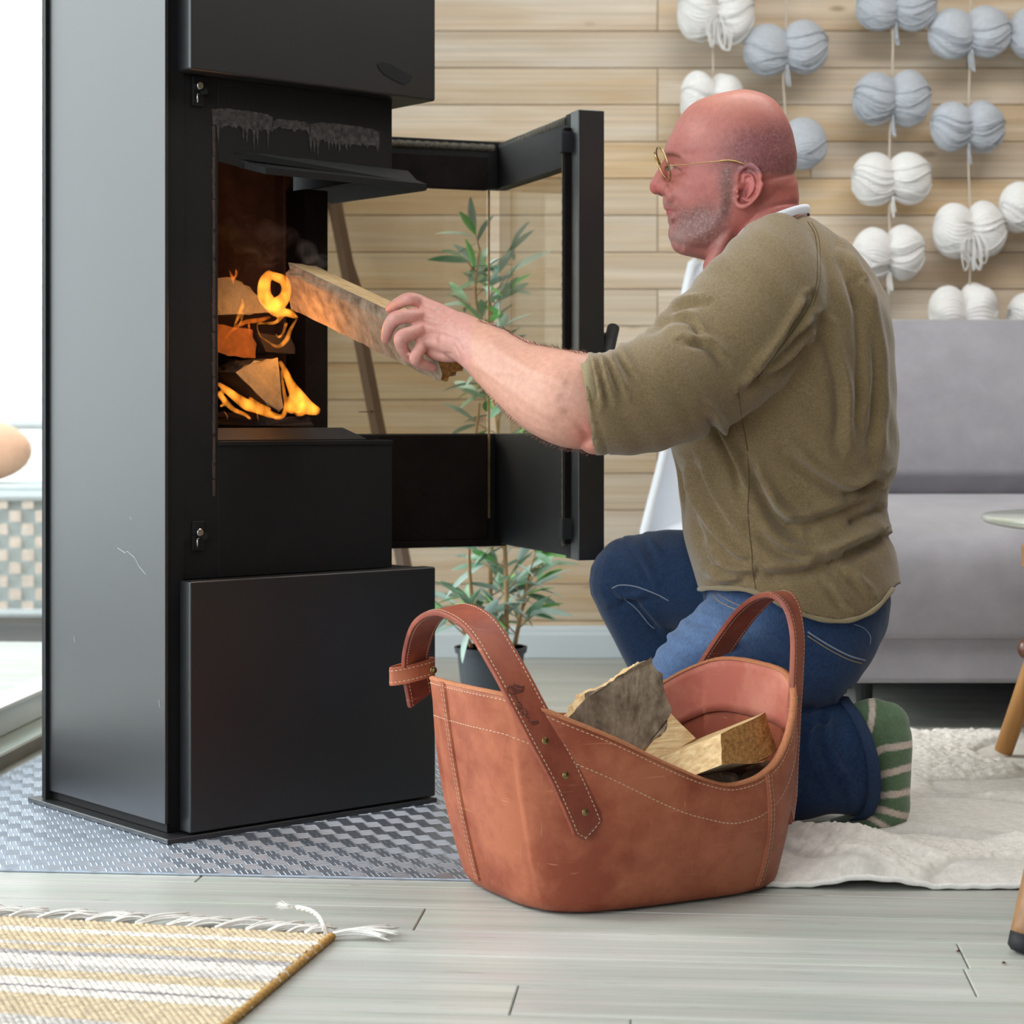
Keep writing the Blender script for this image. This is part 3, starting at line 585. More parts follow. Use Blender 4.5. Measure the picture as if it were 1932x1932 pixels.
# handle on the outside of the front leaf
hc = W(1128, 635, 3.33); mb = MB(); mb.tube([W(1106, 636, 3.335), W(1152, 636, 3.36)], .0075, 16); hd = mb.build('handle', M['paint2'], leaf, smooth=True)
mb = MB(); a, b_ = W(1157, 619, 3.37), W(1141, 690, 3.30); d_ = (b_-a).normalized(); mb.tube([a-d_*.001, a, a+d_*.17, a+d_*.171], [.009, .0105, .0105, .009], 20); mb.build('grip', M['paint2'], hd, smooth=True)
# ------------------------------------------------------------------ burning logs and flames
def barkmat(name, c, c2): return mat(name, c, .9, 0, .2, noise=((55, 55, 30), .5, 6), col2=c2, bump=((120, 120, 60), .8, .004))
M['bark'] = barkmat('grey_bark', G('9b8b78'), G('5d4f42')); M['split'] = mat('split_wood', G('d8bf94'), .75, 0, .3, noise=((9, 160, 160), .35, 5), col2=G('b08a5a'), bump=((12, 300, 300), .5, .002))
M['endg'] = mat('log_end_grain', G('b98a4e'), .8, 0, .3, noise=((200, 40, 200), .5, 5), col2=G('7a5228'), bump=((300, 80, 300), .6, .002)); M['char'] = mat('charred_wood', G('241a15'), .9, noise=(40, .5, 4), bump=(80, .6, .004))
M['endgrey'] = mat('pale_log_end', G('8d8268'), .85, 0, .2, noise=((60, 60, 60), .35, 5), bump=(150, .4, .002))
def log(name, poly, a, b_, up, mats, parent=None, seg=14, jag=.0015, seed=1, edge=1, subd=4, labels=None):
    """poly: [(x, y, kind)] cross-section, kind of the side that starts at the point: 'bark'/'split'; swept a->b; caps end grain.
       returns objects: body (bark), split_face, end_face as parts of one mesh with material slots"""
    rr = random.Random(seed); a = Vector(a); b_ = Vector(b_); t = (b_-a).normalized(); r = (Vector(up)-t*Vector(up).dot(t)).normalized(); s = t.cross(r)
    pts = []; kinds = []; n = len(poly)
    for i in range(n):
        x0, y0, k0 = poly[i]; x1, y1, _ = poly[(i+1) % n]
        for j in range(subd): f = j/subd; pts.append((x0+(x1-x0)*f, y0+(y1-y0)*f)); kinds.append(k0)
    m = len(pts); nz_ = [[rr.gauss(0, 1) for _ in range(m)] for _ in range(seg+1)]
    slow = [rr.gauss(0, jag*.8) for _ in range(m)]
    V = []; Fc = []; mi = []
    for i in range(seg+1):
        f = i/seg
        for k in range(m):
            x, y = pts[k]; l = math.hypot(x, y)+1e-6; j = jag*(1.4 if kinds[k] == 'bark' else .5)*nz_[i][k]+slow[k]
            e = (rr.uniform(-.003, .003)*edge if i in (0, seg) else 0)
            V.append(a+(b_-a)*f+t*e+r*(y+y/l*j)+s*(x+x/l*j))
    for i in range(seg):
        for k in range(m): Fc.append((i*m+k, i*m+(k+1) % m, (i+1)*m+(k+1) % m, (i+1)*m+k)); mi.append(0 if kinds[k] == 'bark' else 1)
    Fc.append(tuple(range(m))[::-1]); mi.append(2); Fc.append(tuple(seg*m+k for k in range(m))); mi.append(3)
    if parent is not None or True:
        out = []
        root = thing(name, labels[0], 'log', (a+b_)/2, labels[1] if len(labels) > 1 else None)
        for ki, (pn, mt) in enumerate(zip(('bark', 'split_face', 'end_face', 'end_face'), (mats[0], mats[1], mats[2], mats[2]))):
            fs = [f for f, q in zip(Fc, mi) if q == ki]
            if not fs: continue
            used = sorted({v for f in fs for v in f}); mp = {v: i for i, v in enumerate(used)}
            o = obj(pn, [V[v] for v in used], [tuple(mp[v] for v in f) for f in fs], mt, root); out.append(o)
        return root
def endlog(pxs, D0, far, mats, labels, seed, kinds=None, jag=.001, edge=1, seg=10, name='firewood_log'):
    cx = sum(p[0] for p in pxs)/len(pxs); cy = sum(p[1] for p in pxs)/len(pxs); a = W(cx, cy, D0); b_ = Vector(far); t = (b_-a).normalized(); r = (Vector((0, 0, 1))-t*t.z).normalized(); s = t.cross(r); poly = []
    for i, (px, py) in enumerate(pxs):
        d = W(px, py, 1)-cam.location; p = cam.location+d*((a-cam.location).dot(t)/d.dot(t)); q = p-a; poly.append((q.dot(s), q.dot(r), kinds[i] if kinds else 'bark'))
    return log(name, poly, a, b_, (0, 0, 1), mats, seed=seed, labels=labels, jag=jag, edge=edge, seg=seg)
# upper log: half-round end, at left
Lb = sv*.19
def firelog(pxs, D0, mats, label, seed, kinds=None, up=(0, 0, 1), shift=(0, 0)):
    cx = sum(p[0] for p in pxs)/len(pxs); cy = sum(p[1] for p in pxs)/len(pxs); a = W(cx, cy, D0); b_ = a+Lb+Vector((0, 0, shift[0])); t = (b_-a).normalized(); r = (Vector((0, 0, 1))-t*t.z).normalized(); s = t.cross(r)
    # project pixel offsets onto the end plane
    poly = []
    for i, (px, py) in enumerate(pxs):
        d = W(px, py, 1)-cam.location; tt = (a-cam.location).dot(t)/d.dot(t) if abs(d.dot(t)) > 1e-6 else 1; p = cam.location+d*tt; q = p-a
        poly.append((q.dot(s), q.dot(r), kinds[i] if kinds else 'bark'))
    return log('burning_log', poly, a, b_, (0, 0, 1), mats, seed=seed, labels=(label, 'logs burning in the firebox'), jag=.0008)
fm_ = (M['char'], M['char'], M['endgrey'])
firelog([(398, 526), (440, 523), (470, 540), (492, 565), (512, 590), (470, 593), (398, 596)], 3.13, fm_, 'burning log with rounded pale end, topmost in the firebox', 2)
firelog([(404, 612), (478, 622), (482, 676), (430, 670), (404, 664)], 3.15, (M['char'], M['char'], mat('glowing_end', G('8a5a2e'), .9, noise=(40, .5, 4))), 'glowing square-ended burning log, middle left in the firebox', 3)
firelog([(486, 628), (548, 634), (558, 668), (500, 664)], 3.19, (M['char'], M['char'], M['char']), 'dark charred burning log behind the middle flames', 4)
firelog([(442, 702), (480, 680), (524, 676), (534, 770), (526, 776), (498, 758)], 3.13, fm_, 'burning log with triangular pale end, lowest in the firebox', 5)
firelog([(410, 786), (520, 790), (585, 786), (590, 806), (410, 806)], 3.19, (M['char'], M['char'], M['char']), 'flat charred ember log on the firebox floor', 6)
# flames
def flame_mat(name, c, s, abs_=0):
    m = bpy.data.materials.new(name); m.use_nodes = True; N = m.node_tree.nodes; L = m.node_tree.links; N.remove(N['Principled BSDF'])
    e = N.new('ShaderNodeEmission'); e.inputs[0].default_value = (*c, 1)
    tc = N.new('ShaderNodeTexCoord'); mp = N.new('ShaderNodeMapping'); mp.inputs['Scale'].default_value = (70, 70, 26); L.new(tc.outputs['Object'], mp.inputs[0])
    nz = N.new('ShaderNodeTexNoise'); nz.inputs['Scale'].default_value = 1; nz.inputs['Detail'].default_value = 2; L.new(mp.outputs[0], nz.inputs['Vector'])
    mr = N.new('ShaderNodeMapRange'); mr.inputs[1].default_value = .32; mr.inputs[2].default_value = .68; mr.inputs[3].default_value = s*.35; mr.inputs[4].default_value = s*1.5; L.new(nz.outputs[0], mr.inputs[0]); L.new(mr.outputs[0], e.inputs[1])
    L.new(e.outputs[0], N['Material Output'].inputs['Volume']); return m
M['fl'] = flame_mat('flame', (1, .30, .03), 85); M['fl2'] = flame_mat('flame_dim', (1, .20, .02), 50)
def flame(label, parts, D, dim=False):
    """parts: list of polylines [(px, py, r_px)] swept as tapering tongues with real depth"""
    allp = [p for pl in parts for p in pl]; c = W(sum(p[0] for p in allp)/len(allp), max(p[1] for p in allp), D)
    V = []; Fc = []
    for i, pl in enumerate(parts):
        cp = catmull([(x, y, r) for x, y, r in pl], 6); P_ = [W(x, y, D+.010*math.sin(i*1.7+j*.35)) for j, (x, y, r) in enumerate(cp)]
        rr = [max(.0004, abs(r)*D/F) for x, y, r in cp]
        v, f = tube(P_, rr, 10, True, up=(0, 1, 0), r2=rr); V2 = len(V); V += v; Fc += [tuple(k+V2 for k in q) for q in f]
    o = obj('flame', V, Fc, M['fl2'] if dim else M['fl'], None, smooth=True)
    remesh(o, .0016, 3); tag(o, label, 'flame', 'flames in the firebox'); return o
flame('ring-shaped orange flame curling beside the upper burning log', [
    [(508, 513, 5), (501, 527, 11), (498, 545, 13), (501, 562, 14), (513, 575, 14), (528, 571, 14), (538, 558, 11), (540, 542, 10), (535, 529, 10), (522, 523, 9), (506, 516, 6)],
    [(506, 560, 10), (522, 588, 10), (540, 590, 8), (560, 600, 3)], [(500, 575, 6), (520, 590, 8), (545, 588, 6), (562, 599, 2)],
    [(562, 598, 2), (548, 622, 4), (540, 642, 5), (524, 654, 4), (505, 644, 2.2), (490, 632, 2), (486, 612, 2.4), (500, 610, 3), (520, 608, 4), (536, 592, 5)],
    [(520, 630, 2), (526, 636, 3), (534, 628, 3), (540, 610, 4)]], 3.09)
flame('small flame licking up the front of the upper log', [[(456, 560, 1), (458, 575, 4), (452, 590, 4), (446, 606, 3), (440, 618, 1.5)], [(446, 622, 1), (454, 608, 2.5), (460, 590, 2)]], 3.075)
flame('dim red flame above the upper log, at the left', [[(432, 508, 1), (436, 518, 3), (440, 530, 3), (440, 536, 1)], [(444, 506, 1), (446, 514, 3), (444, 522, 3), (436, 528, 1)]], 3.12, True)
flame('dim flame running under the upper log', [[(424, 640, 2), (440, 622, 4), (462, 608, 5), (490, 604, 5), (510, 598, 3)], [(470, 606, 2), (470, 618, 3), (474, 636, 1)]], 3.10, True)
flame('tall bright flame rising beside the lowest log', [
    [(528, 682, 4), (538, 700, 6), (548, 724, 9), (562, 748, 14), (580, 768, 14), (600, 776, 8)],
    [(530, 700, 2), (536, 740, 4), (540, 764, 5), (534, 784, 5), (520, 788, 4), (506, 778, 4)], [(555, 740, 8), (552, 764, 12), (548, 776, 8)], [(576, 760, 8), (572, 776, 8), (560, 780, 6)], [(566, 744, 8), (566, 764, 12), (556, 776, 8)]], 3.10)
flame('wide low flame along the firebox floor', [
    [(412, 724, 4), (428, 736, 7), (446, 750, 9), (466, 764, 11), (486, 772, 9), (510, 782, 7), (530, 786, 4)],
    [(412, 740, 6), (424, 756, 6), (440, 772, 5), (462, 782, 4), (472, 790, 3)], [(416, 766, 3), (424, 764, 2)], [(420, 772, 1), (428, 784, 2), (430, 794, 1)], [(470, 752, 5), (490, 766, 6), (510, 774, 5)], [(484, 768, 2), (486, 786, 2), (488, 796, 1)]], 3.12)
# smoke drifting under the flange
def smoke_mat():
    m = bpy.data.materials.new('smoke'); m.use_nodes = True; N = m.node_tree.nodes; L = m.node_tree.links; N.remove(N['Principled BSDF'])
    v = N.new('ShaderNodeVolumePrincipled'); v.inputs['Color'].default_value = (.75, .66, .62, 1)
    tc = N.new('ShaderNodeTexCoord'); nz = N.new('ShaderNodeTexNoise'); nz.inputs['Scale'].default_value = 26; nz.inputs['Detail'].default_value = 4; nz.inputs['Distortion'].default_value = 1.2
    L.new(tc.outputs['Object'], nz.inputs['Vector']); mr = N.new('ShaderNodeMapRange'); mr.inputs[1].default_value = .47; mr.inputs[2].default_value = .72; mr.inputs[3].default_value = 0; mr.inputs[4].default_value = 9; L.new(nz.outputs[0], mr.inputs[0]); L.new(mr.outputs[0], v.inputs['Density'])
    L.new(v.outputs[0], N['Material Output'].inputs['Volume']); return m
V = []; Fc = []
for px, py, r, D in ((440, 440, .035, 3.15), (480, 440, .04, 3.16), (530, 455, .035, 3.16), (570, 475, .028, 3.14), (600, 492, .02, 3.12), (500, 480, .03, 3.15), (450, 490, .03, 3.14)):
    v, f = ball(W(px, py, D), (r, r*.6, r*.8), 14, 10); k = len(V); V += v; Fc += [tuple(q+k for q in g) for g in f]
sm = obj('smoke', V, Fc, smoke_mat(), None, smooth=True); remesh(sm, .006, 3); tag(sm, 'thin brown smoke drifting in the firebox above the logs', 'smoke', kind='stuff')
fl = bpy.data.lights.new('fire_light', 'POINT'); fl.energy = .8; fl.color = (1, .38, .08); fl.shadow_soft_size = .04
flo = bpy.data.objects.new('fire_light', fl); C.objects.link(flo); flo.location = W(548, 640, 3.10)
# ------------------------------------------------------------------ leather log basket
BC = Vector((.1445, 2.695, 0)); b1 = Vector((.883, .469, 0)).normalized(); b2 = Vector((b1.y, -b1.x, 0))   # b2 points to the camera
BA, BB = (.192, .1475), (.256, .186)
ne1 = [-.26, -.235, -.18, -.12, -.05, 0, .05, .10, .14, .17, .20, .216, .226]; nz1 = [.282, .279, .252, .226, .191, .168, .152, .157, .174, .205, .250, .275, .284]
fz1 = [.282, .276, .250, .225, .208, .202, .200, .210, .228, .250, .268, .280, .284]
_g = np.linspace(-.27, .27, 217); _k = np.exp(-(np.arange(-14, 15)/6.5)**2); _k /= _k.sum()
def _sm(xs, zs): y = np.interp(_g, xs, zs); return np.convolve(np.pad(y, 14, mode='edge'), _k, 'valid')
_nz, _fz = _sm(ne1, nz1), _sm(ne1, fz1)
def sup(c, n): return math.copysign(abs(c)**(2/n), c)
def rim(th):
    c, s = math.cos(th), math.sin(th); x = (BB[0] if c < 0 else .226)*sup(c, 2.9); y = (BB[1] if s > 0 else .160)*sup(s, 2.9)
    zn = np.interp(x, _g, _nz); zf_ = np.interp(x, _g, _fz); k = float(sstep(-.09, .09, y)); return x, y, zn*k+zf_*(1-k)
def bsurf(t, th, off=0.0):
    c, s = math.cos(th), math.sin(th); x0 = BA[0]*sup(c, 3.8); y0 = BA[1]*sup(s, 3.8); x1, y1, z1 = rim(th)
    f = t**.92; rb = math.sqrt(max(0, 1-(1-min(t/.07, 1))**2)); ins = .93+.07*rb
    bul = .010*math.sin(math.pi*t)*(1 if abs(s) > .5 else .4)
    x = (x0*(1-f)+x1*f)*ins; y = (y0*(1-f)+y1*f)*ins; l = math.hypot(x, y); k = 1+(off+bul)/l
    return BC+b1*(x*k)+b2*(y*k)+Vector((0, 0, z1*t+.0015))
def leather(name, c1, c2, rough):
    m = bpy.data.materials.new(name); m.use_nodes = True; N = m.node_tree.nodes; L = m.node_tree.links; b = N['Principled BSDF']; b.inputs['Roughness'].default_value = rough; b.inputs['Specular IOR Level'].default_value = .35
    tc = N.new('ShaderNodeTexCoord'); n1_ = N.new('ShaderNodeTexNoise'); n1_.inputs['Scale'].default_value = 9; n1_.inputs['Detail'].default_value = 6; n1_.inputs['Roughness'].default_value = .65; L.new(tc.outputs['Object'], n1_.inputs['Vector'])
    r = N.new('ShaderNodeValToRGB'); r.color_ramp.elements[0].position = .40; r.color_ramp.elements[1].position = .62; r.color_ramp.elements[0].color = (*c2, 1); r.color_ramp.elements[1].color = (*c1, 1); L.new(n1_.outputs[0], r.inputs[0])
    cur = r.outputs[0]
    for i, (sc, rot) in enumerate((((6, 6, 120), (.5, .3, .2)), ((160, 9, 9), (.3, .9, .6)), ((9, 9, 90), (1.1, .2, .9)))):
        mp = N.new('ShaderNodeMapping'); mp.inputs['Scale'].default_value = sc; mp.inputs['Rotation'].default_value = rot; L.new(tc.outputs['Object'], mp.inputs[0])
        n2_ = N.new('ShaderNodeTexNoise'); n2_.inputs['Scale'].default_value = 1; n2_.inputs['Detail'].default_value = 2; n2_.inputs['Distortion'].default_value = 1.6; L.new(mp.outputs[0], n2_.inputs['Vector'])
        r2 = N.new('ShaderNodeValToRGB'); r2.color_ramp.elements[0].position = .71; r2.color_ramp.elements[1].position = .78; r2.color_ramp.elements[0].color = (0, 0, 0, 1); r2.color_ramp.elements[1].color = (.6, .6, .6, 1); L.new(n2_.outputs[0], r2.inputs[0])
        mx = N.new('ShaderNodeMix'); mx.data_type = 'RGBA'; L.new(r2.outputs[0], mx.inputs[0]); L.new(cur, mx.inputs[6]); mx.inputs[7].default_value = (*G('c98c6a'), 1); cur = mx.outputs[2]
    L.new(cur, b.inputs['Base Color'])
    n3 = N.new('ShaderNodeTexNoise'); n3.inputs['Scale'].default_value = 420; n3.inputs['Detail'].default_value = 3; L.new(tc.outputs['Object'], n3.inputs['Vector']); bp = N.new('ShaderNodeBump'); bp.inputs['Strength'].default_value = .22; bp.inputs['Distance'].default_value = .0008; L.new(n3.outputs[0], bp.inputs['Height']); L.new(bp.outputs[0], b.inputs['Normal'])
    return m
M['leather'] = leather('red_brown_leather', G('a86246'), G('86402a'), .52); M['leather2'] = leather('strap_leather', G('95503b'), G('78382a'), .5); M['lining'] = leather('inner_leather', G('c67f6c'), G('b0604f'), .6)
M['ledge'] = mat('raw_leather_edge', G('b9764f'), .85, noise=(400, .35, 3), bump=(600, .4, .001))
bk = thing('log_basket', 'reddish-brown leather log basket with two big strap handles on the floor', 'basket', BC)
NT, NL = 180, 44; V = []; Fc = []
for j in range(NL+1):
    t = (j/NL)**1.15
    for i in range(NT): V.append(bsurf(t, 2*math.pi*i/NT))
for j in range(NL):
    for i in range(NT): a = j*NT+i; b_ = j*NT+(i+1) % NT; Fc.append((a, a+NT, b_+NT, b_))
V.append(BC+Vector((0, 0, .0012))); c_ = len(V)-1
for i in range(NT): Fc.append((c_, i, (i+1) % NT))
bbody = obj('body', V, Fc, M['leather'], bk, smooth=True); s_ = bbody.modifiers.new('t', 'SOLIDIFY'); s_.thickness = .0035; s_.offset = -1
bbvh = bvh_of(bbody)
# lining band inside the rim and raw edge strip
V = []; Fc = []
for j in range(7):
    for i in range(NT):
        th = 2*math.pi*i/NT; z = rim(th)[2]; t = 1-(.075*j/6)/z; V.append(bsurf(t, th, -.0045))
for j in range(6):
    for i in range(NT): a = j*NT+i; b_ = j*NT+(i+1) % NT; Fc.append((a, a+NT, b_+NT, b_))
ln = obj('lining_band', V, Fc, M['lining'], bk, smooth=True); s_ = ln.modifiers.new('t', 'SOLIDIFY'); s_.thickness = .003; s_.offset = 1
V = []; Fc = []
for i in range(NT):
    th = 2*math.pi*i/NT; rr_ = random.Random(i)
    for off, dz in ((.0008, -.002), (.0006, .0012), (-.0035, .0022+rr_.uniform(0, .0006)), (-.0086, .0014), (-.0088, -.002)): p = bsurf(1, th, off); V.append(p+Vector((0, 0, dz)))
for i in range(NT):
    for k in range(4): a = i*5+k; b_ = ((i+1) % NT)*5+k; Fc.append((a, b_, b_+1, a+1))
obj('rim_edge', V, Fc, M['ledge'], bk, smooth=True)
def stitch_line(pts, nrm, L_=.0040, gap=.0026, w=.00042, up=.0006):
    """pts: dense polyline, nrm: outward direction per point"""
    mb = MB(); acc = [0.0]
    for a, b_ in zip(pts[:-1], pts[1:]): acc.append(acc[-1]+(b_-a).length)
    def at(s):
        i = int(np.searchsorted(acc, s))-1; i = max(0, min(i, len(pts)-2)); f = (s-acc[i])/max(1e-9, acc[i+1]-acc[i]); return pts[i].lerp(pts[i+1], f), nrm[i]
    s = 0
    while s+L_ < acc[-1]:
        (a, n0), (b_, _) = at(s), at(s+L_); t = (b_-a).normalized(); sd_ = t.cross(n0).normalized()
        mb.add([a-n0*.0003, a+sd_*w+n0*up*.4, b_+sd_*w+n0*up*.4, b_-n0*.0003, b_-sd_*w+n0*up*.4, a-sd_*w+n0*up*.4, a.lerp(b_, .25)+n0*up, a.lerp(b_, .75)+n0*up],
               [(0, 1, 6), (1, 2, 7, 6), (2, 3, 7), (3, 4, 7), (4, 5, 6, 7), (5, 0, 6)]); s += L_+gap
    return mb
ST = MB()
def add_st(pts, nrm, **k): m_ = stitch_line(pts, nrm, **k); ST.add(m_.v, m_.f)
def ringline(d, off, th0=0, th1=2*math.pi, n=400):
    P_ = []; Q = []
    for i in range(n+1):
        th = th0+(th1-th0)*i/n; z = rim(th)[2]; p = bsurf(1-d/z, th, off); P_.append(p); Q.append((bsurf(1-d/z, th, off+.01)-p).normalized())
    return P_, Q
add_st(*ringline(.0065, .0006)); add_st(*ringline(.050, .0006))
p_, q_ = ringline(.0065, -.0056); add_st(p_, [-v for v in q_]); p_, q_ = ringline(.044, -.0056); add_st(p_, [-v for v in q_])
# side seams: overlapped edge plus two stitch rows
def seam(thb, tht, name='seam_edge'):
    P_ = [bsurf(t, thb+(tht-thb)*t, .0014) for t in np.linspace(.06, 1, 50)]; N_ = [(bsurf(t, thb+(tht-thb)*t, .02)-p).normalized() for t, p in zip(np.linspace(.06, 1, 50), P_)]
    V = []; Fc = []
    for p, n_, t in zip(P_, N_, np.linspace(.06, 1, 50)):
        th = thb+(tht-thb)*t; sd_ = (bsurf(t, th+.02, .0014)-p).normalized()
        V += [p-n_*.0025-sd_*.0004, p+n_*.0008, p+n_*.0004+sd_*.012, p-n_*.0025+sd_*.013]
    for i in range(len(P_)-1):
        for k in range(3): Fc.append((i*4+k, i*4+k+1, i*4+k+5, i*4+k+4))
    obj(name, V, Fc, M['leather'], bk, smooth=True)
    for o_ in (.0032, .0095):
        add_st([p+(bsurf(t, thb+(tht-thb)*t+.02, .0014)-p).normalized()*o_+n_*.0007 for p, n_, t in zip(P_, N_, np.linspace(.06, 1, 50))], N_)
seam(math.radians(62), math.radians(66)); seam(math.radians(182), math.radians(181)); seam(math.radians(265), math.radians(263)); seam(math.radians(2), math.radians(1))
# scuff at the near corner
def onb(px, py, off=.001): return hit(bbvh, px, py, off)
# strap handles
def strap(pts, wdirs, w, th_, parent, name, tip0=False, mt=None):
    pts = [Vector(p) for p in pts]; V = []; Fc = []; n = len(pts); E = []
    for i in range(n):
        t = (pts[min(i+1, n-1)]-pts[max(i-1, 0)]).normalized(); wd_ = Vector(wdirs[i]); wd_ = (wd_-t*wd_.dot(t)).normalized(); nn_ = t.cross(wd_).normalized()
        ww = w/2; sh_ = 0
        if tip0 and i < 9: ww = w/2*max(.03, (i/8)); sh_ = (1-i/8)*w*.22
        a = pts[i]-wd_*sh_*(1 if tip0 and i < 9 else 0)
        V += [a-wd_*ww-nn_*th_/2, a+wd_*ww-nn_*th_/2, a+wd_*(ww+.0006)+nn_*0, a+wd_*ww+nn_*th_/2, a-wd_*ww+nn_*th_/2, a-wd_*(ww+.0006)]
        E.append((a, wd_, nn_, ww))
    for i in range(n-1):
        for k in range(6): Fc.append((i*6+k, i*6+(k+1) % 6, (i+1)*6+(k+1) % 6, (i+1)*6+k))
    Fc.append(tuple(range(6))[::-1]); Fc.append(tuple((n-1)*6+k for k in range(6)))
    o = obj(name, V, Fc, mt or M['leather2'], parent, smooth=False, bevel=.0009, seg=2)
    for sgn in (-1, 1):
        for face in (-1, 1):
            P_ = [a+wd_*sgn*(max(ww, .004)-.0042)+nn_*face*(th_/2) for a, wd_, nn_, ww in E[1:]]; add_st(P_, [nn_*face for a, wd_, nn_, ww in E[1:]], L_=.0036, gap=.0024)
    return o, E
def dense(ctrl, k=8): return [Vector(p) for p in catmull(ctrl, k)]
h1n = [(1113, 1578), (1108, 1560), (1098, 1534), (1066, 1462), (1030, 1396), (995, 1330)]
near = []
for px, py in h1n:
    p = onb(px, py, .0052); near.append(p if p is not None else W(px, py, 2.47))
Dn = near[-1].y
h1f = [(955, 1255, Dn+.012), (905, 1178, Dn+.05), (850, 1150, Dn+.11), (808, 1170, Dn+.17), (788, 1215, Dn+.225), (783, 1262, Dn+.26), (792, 1320, Dn+.285)]
ctrl = near+[W(*p) for p in h1f]
P1 = dense(ctrl, 8); wd0 = b1*1.0+Vector((0, 0, .0)); W1 = []
for i, p in enumerate(P1):
    f = i/(len(P1)-1); k = float(sstep(.6, .85, f)); W1.append((b1+Vector((0, 0, .25))*(1-k))*(1-k)+Vector((.62, .75, 0))*k)
hd1, E1 = strap(P1, W1, .0425, .0075, bk, 'handle', tip0=True)
h2n = [(1489, 1552), (1492, 1500), (1495, 1425), (1499, 1350)]
ctrl = [W(1489, 1552, 2.668), W(1491, 1500, 2.672), W(1494, 1425, 2.682), W(1498, 1350, 2.70), W(1503, 1270, 2.715), W(1504, 1200, 2.73), W(1493, 1150, 2.75), W(1472, 1124, 2.78), W(1445, 1126, 2.82), W(1410, 1155, 2.87), W(1372, 1205, 2.915), W(1340, 1255, 2.945), W(1312, 1300, 2.95), W(1292, 1340, 2.94)]
P2 = dense(ctrl, 8); W2 = []
for i, p in enumerate(P2):
    f = i/(len(P2)-1); k = float(sstep(.42, .72, f)); W2.append(Vector((-.42, -.90, 0))*(1-k)+(b1*-1)*k)
hd2, E2 = strap(P2, W2, .0425, .0075, bk, 'handle', tip0=True)
mb = MB(); q = dense([W(1478, 1390, 2.69), W(1480, 1450, 2.672), W(1483, 1500, 2.665), W(1489, 1555, 2.662)], 5); mb.tube(q, .004, 8); mb.build('strap_tail', M['leather2'], bk, smooth=True)
def rivet(p, n_, r=.0046, slot=False, par=None):
    n_ = n_.normalized(); mb = MB(); mb.tube([p-n_*.001, p+n_*.0003, p+n_*.0008, p+n_*.0008, p+n_*.0003, p+n_*.0003], [r, r*.97, r*.84, r*.7, r*.62, .0003] if not slot else [r, r, r*.9, r*.7, r*.5, .0002], 20); o = mb.build('rivet', M['brass'], par or bk, smooth=True)
    if slot:
        x = n_.cross(Vector((0, 0, 1))).normalized(); x = (x+Vector((0, 0, .8))).normalized(); y = n_.cross(x); c = p+n_*.0017; mb = MB(); mb.add([c-x*r*.8-y*.0005, c+x*r*.8-y*.0005, c+x*r*.8+y*.0005, c-x*r*.8+y*.0005], [(0, 1, 2, 3)]); mb.build('slot', M['rubber'], o)
    return o
for px, py in ((1028, 1395), (1067, 1462), (1105, 1528)):
    i = min(range(len(E1)), key=lambda i: (Vector((proj(np.array([E1[i][0]]))[0][0]-px, proj(np.array([E1[i][0]]))[1][0]-py))).length); a, wd_, nn_, ww = E1[i]
    s = 1 if nn_.y < 0 else -1; p = a+nn_*s*.0038; dpx = px-proj(np.array([p]))[0][0]; p += wd_*(dpx/1500*(1 if wd_.x > 0 else -1)); rivet(p, nn_*s, par=hd1)
for i in (14, 20, 27):
    a, wd_, nn_, ww = E2[i]; s = 1 if nn_.x > 0 else -1; rivet(a+nn_*s*.0038, nn_*s, par=hd2)
for px, py in ((1323, 1287), (1285, 1338)):
    p = onb(px, py, .004)
    if p is not None: rivet(p, Vector((.3, -1, .15)), slot=True)
# pressed script mark on the strap: raised strokes in the leather
def onstrap(px, py):
    P_ = np.array([e[0] for e in E1]); X, Y = proj(P_); i = int(np.argmin(np.hypot(X-px, Y-py))); a, wd_, nn_, ww = E1[i]
    s = 1 if nn_.y < 0 else -1; p0 = a+nn_*s*.0037; d = W(px, py, 1)-cam.location; t = (p0-cam.location).dot(nn_)/d.dot(nn_); return cam.location+d*t
strokes = [[(959, 1296), (957, 1302), (962, 1309), (972, 1308), (966, 1300), (960, 1294)], [(961, 1294), (975, 1306), (987, 1303)], [(963, 1292), (977, 1302), (988, 1299), (975, 1292)], [(968, 1290), (980, 1297), (989, 1294)],
           [(969, 1311), (974, 1317), (976, 1324), (981, 1325)], [(974, 1330), (980, 1337), (979, 1342)], [(980, 1328), (984, 1330), (982, 1336), (988, 1336)], [(986, 1341), (984, 1346), (990, 1348), (996, 1346)], [(990, 1338), (994, 1344), (992, 1352), (999, 1354)], [(996, 1358), (1000, 1362), (1006, 1366), (1015, 1363), (1012, 1360), (1003, 1363)]]
mb = MB()
for s_k in strokes:
    mb.tube([onstrap(*p[:2]) for p in catmull([(x, y, 0) for x, y in s_k], 4)], .0010, 6)
mb.build('pressed_mark', mat('pressed_leather', G('5c2a20'), .5, noise=(50, .2, 3)), hd1, smooth=True)
# keeper loop round the left leg of the first handle
kc = W(783, 1272, Dn+.255); ax = Vector((.95, .30, 0)).normalized(); ay = Vector((-.30, .95, 0)); 
loop = []; LW = []
for i in range(49):
    a = 2*math.pi*i/48; loop.append(kc+ax*(.030*math.cos(a)-.004)+ay*(.013*math.sin(a))+Vector((0, 0, .004+.006*math.cos(a)))); LW.append(Vector((0, 0, 1)))
kp, _ = strap(loop, LW, .024, .0032, bk, 'keeper_loop', mt=M['leather'])
rivet(kc+ax*.0225-ay*.0125+Vector((0, 0, .006)), Vector((.35, -1, 0)), .0052, par=kp)
stuff(ST.build('stitching', M['stitch'], bk))
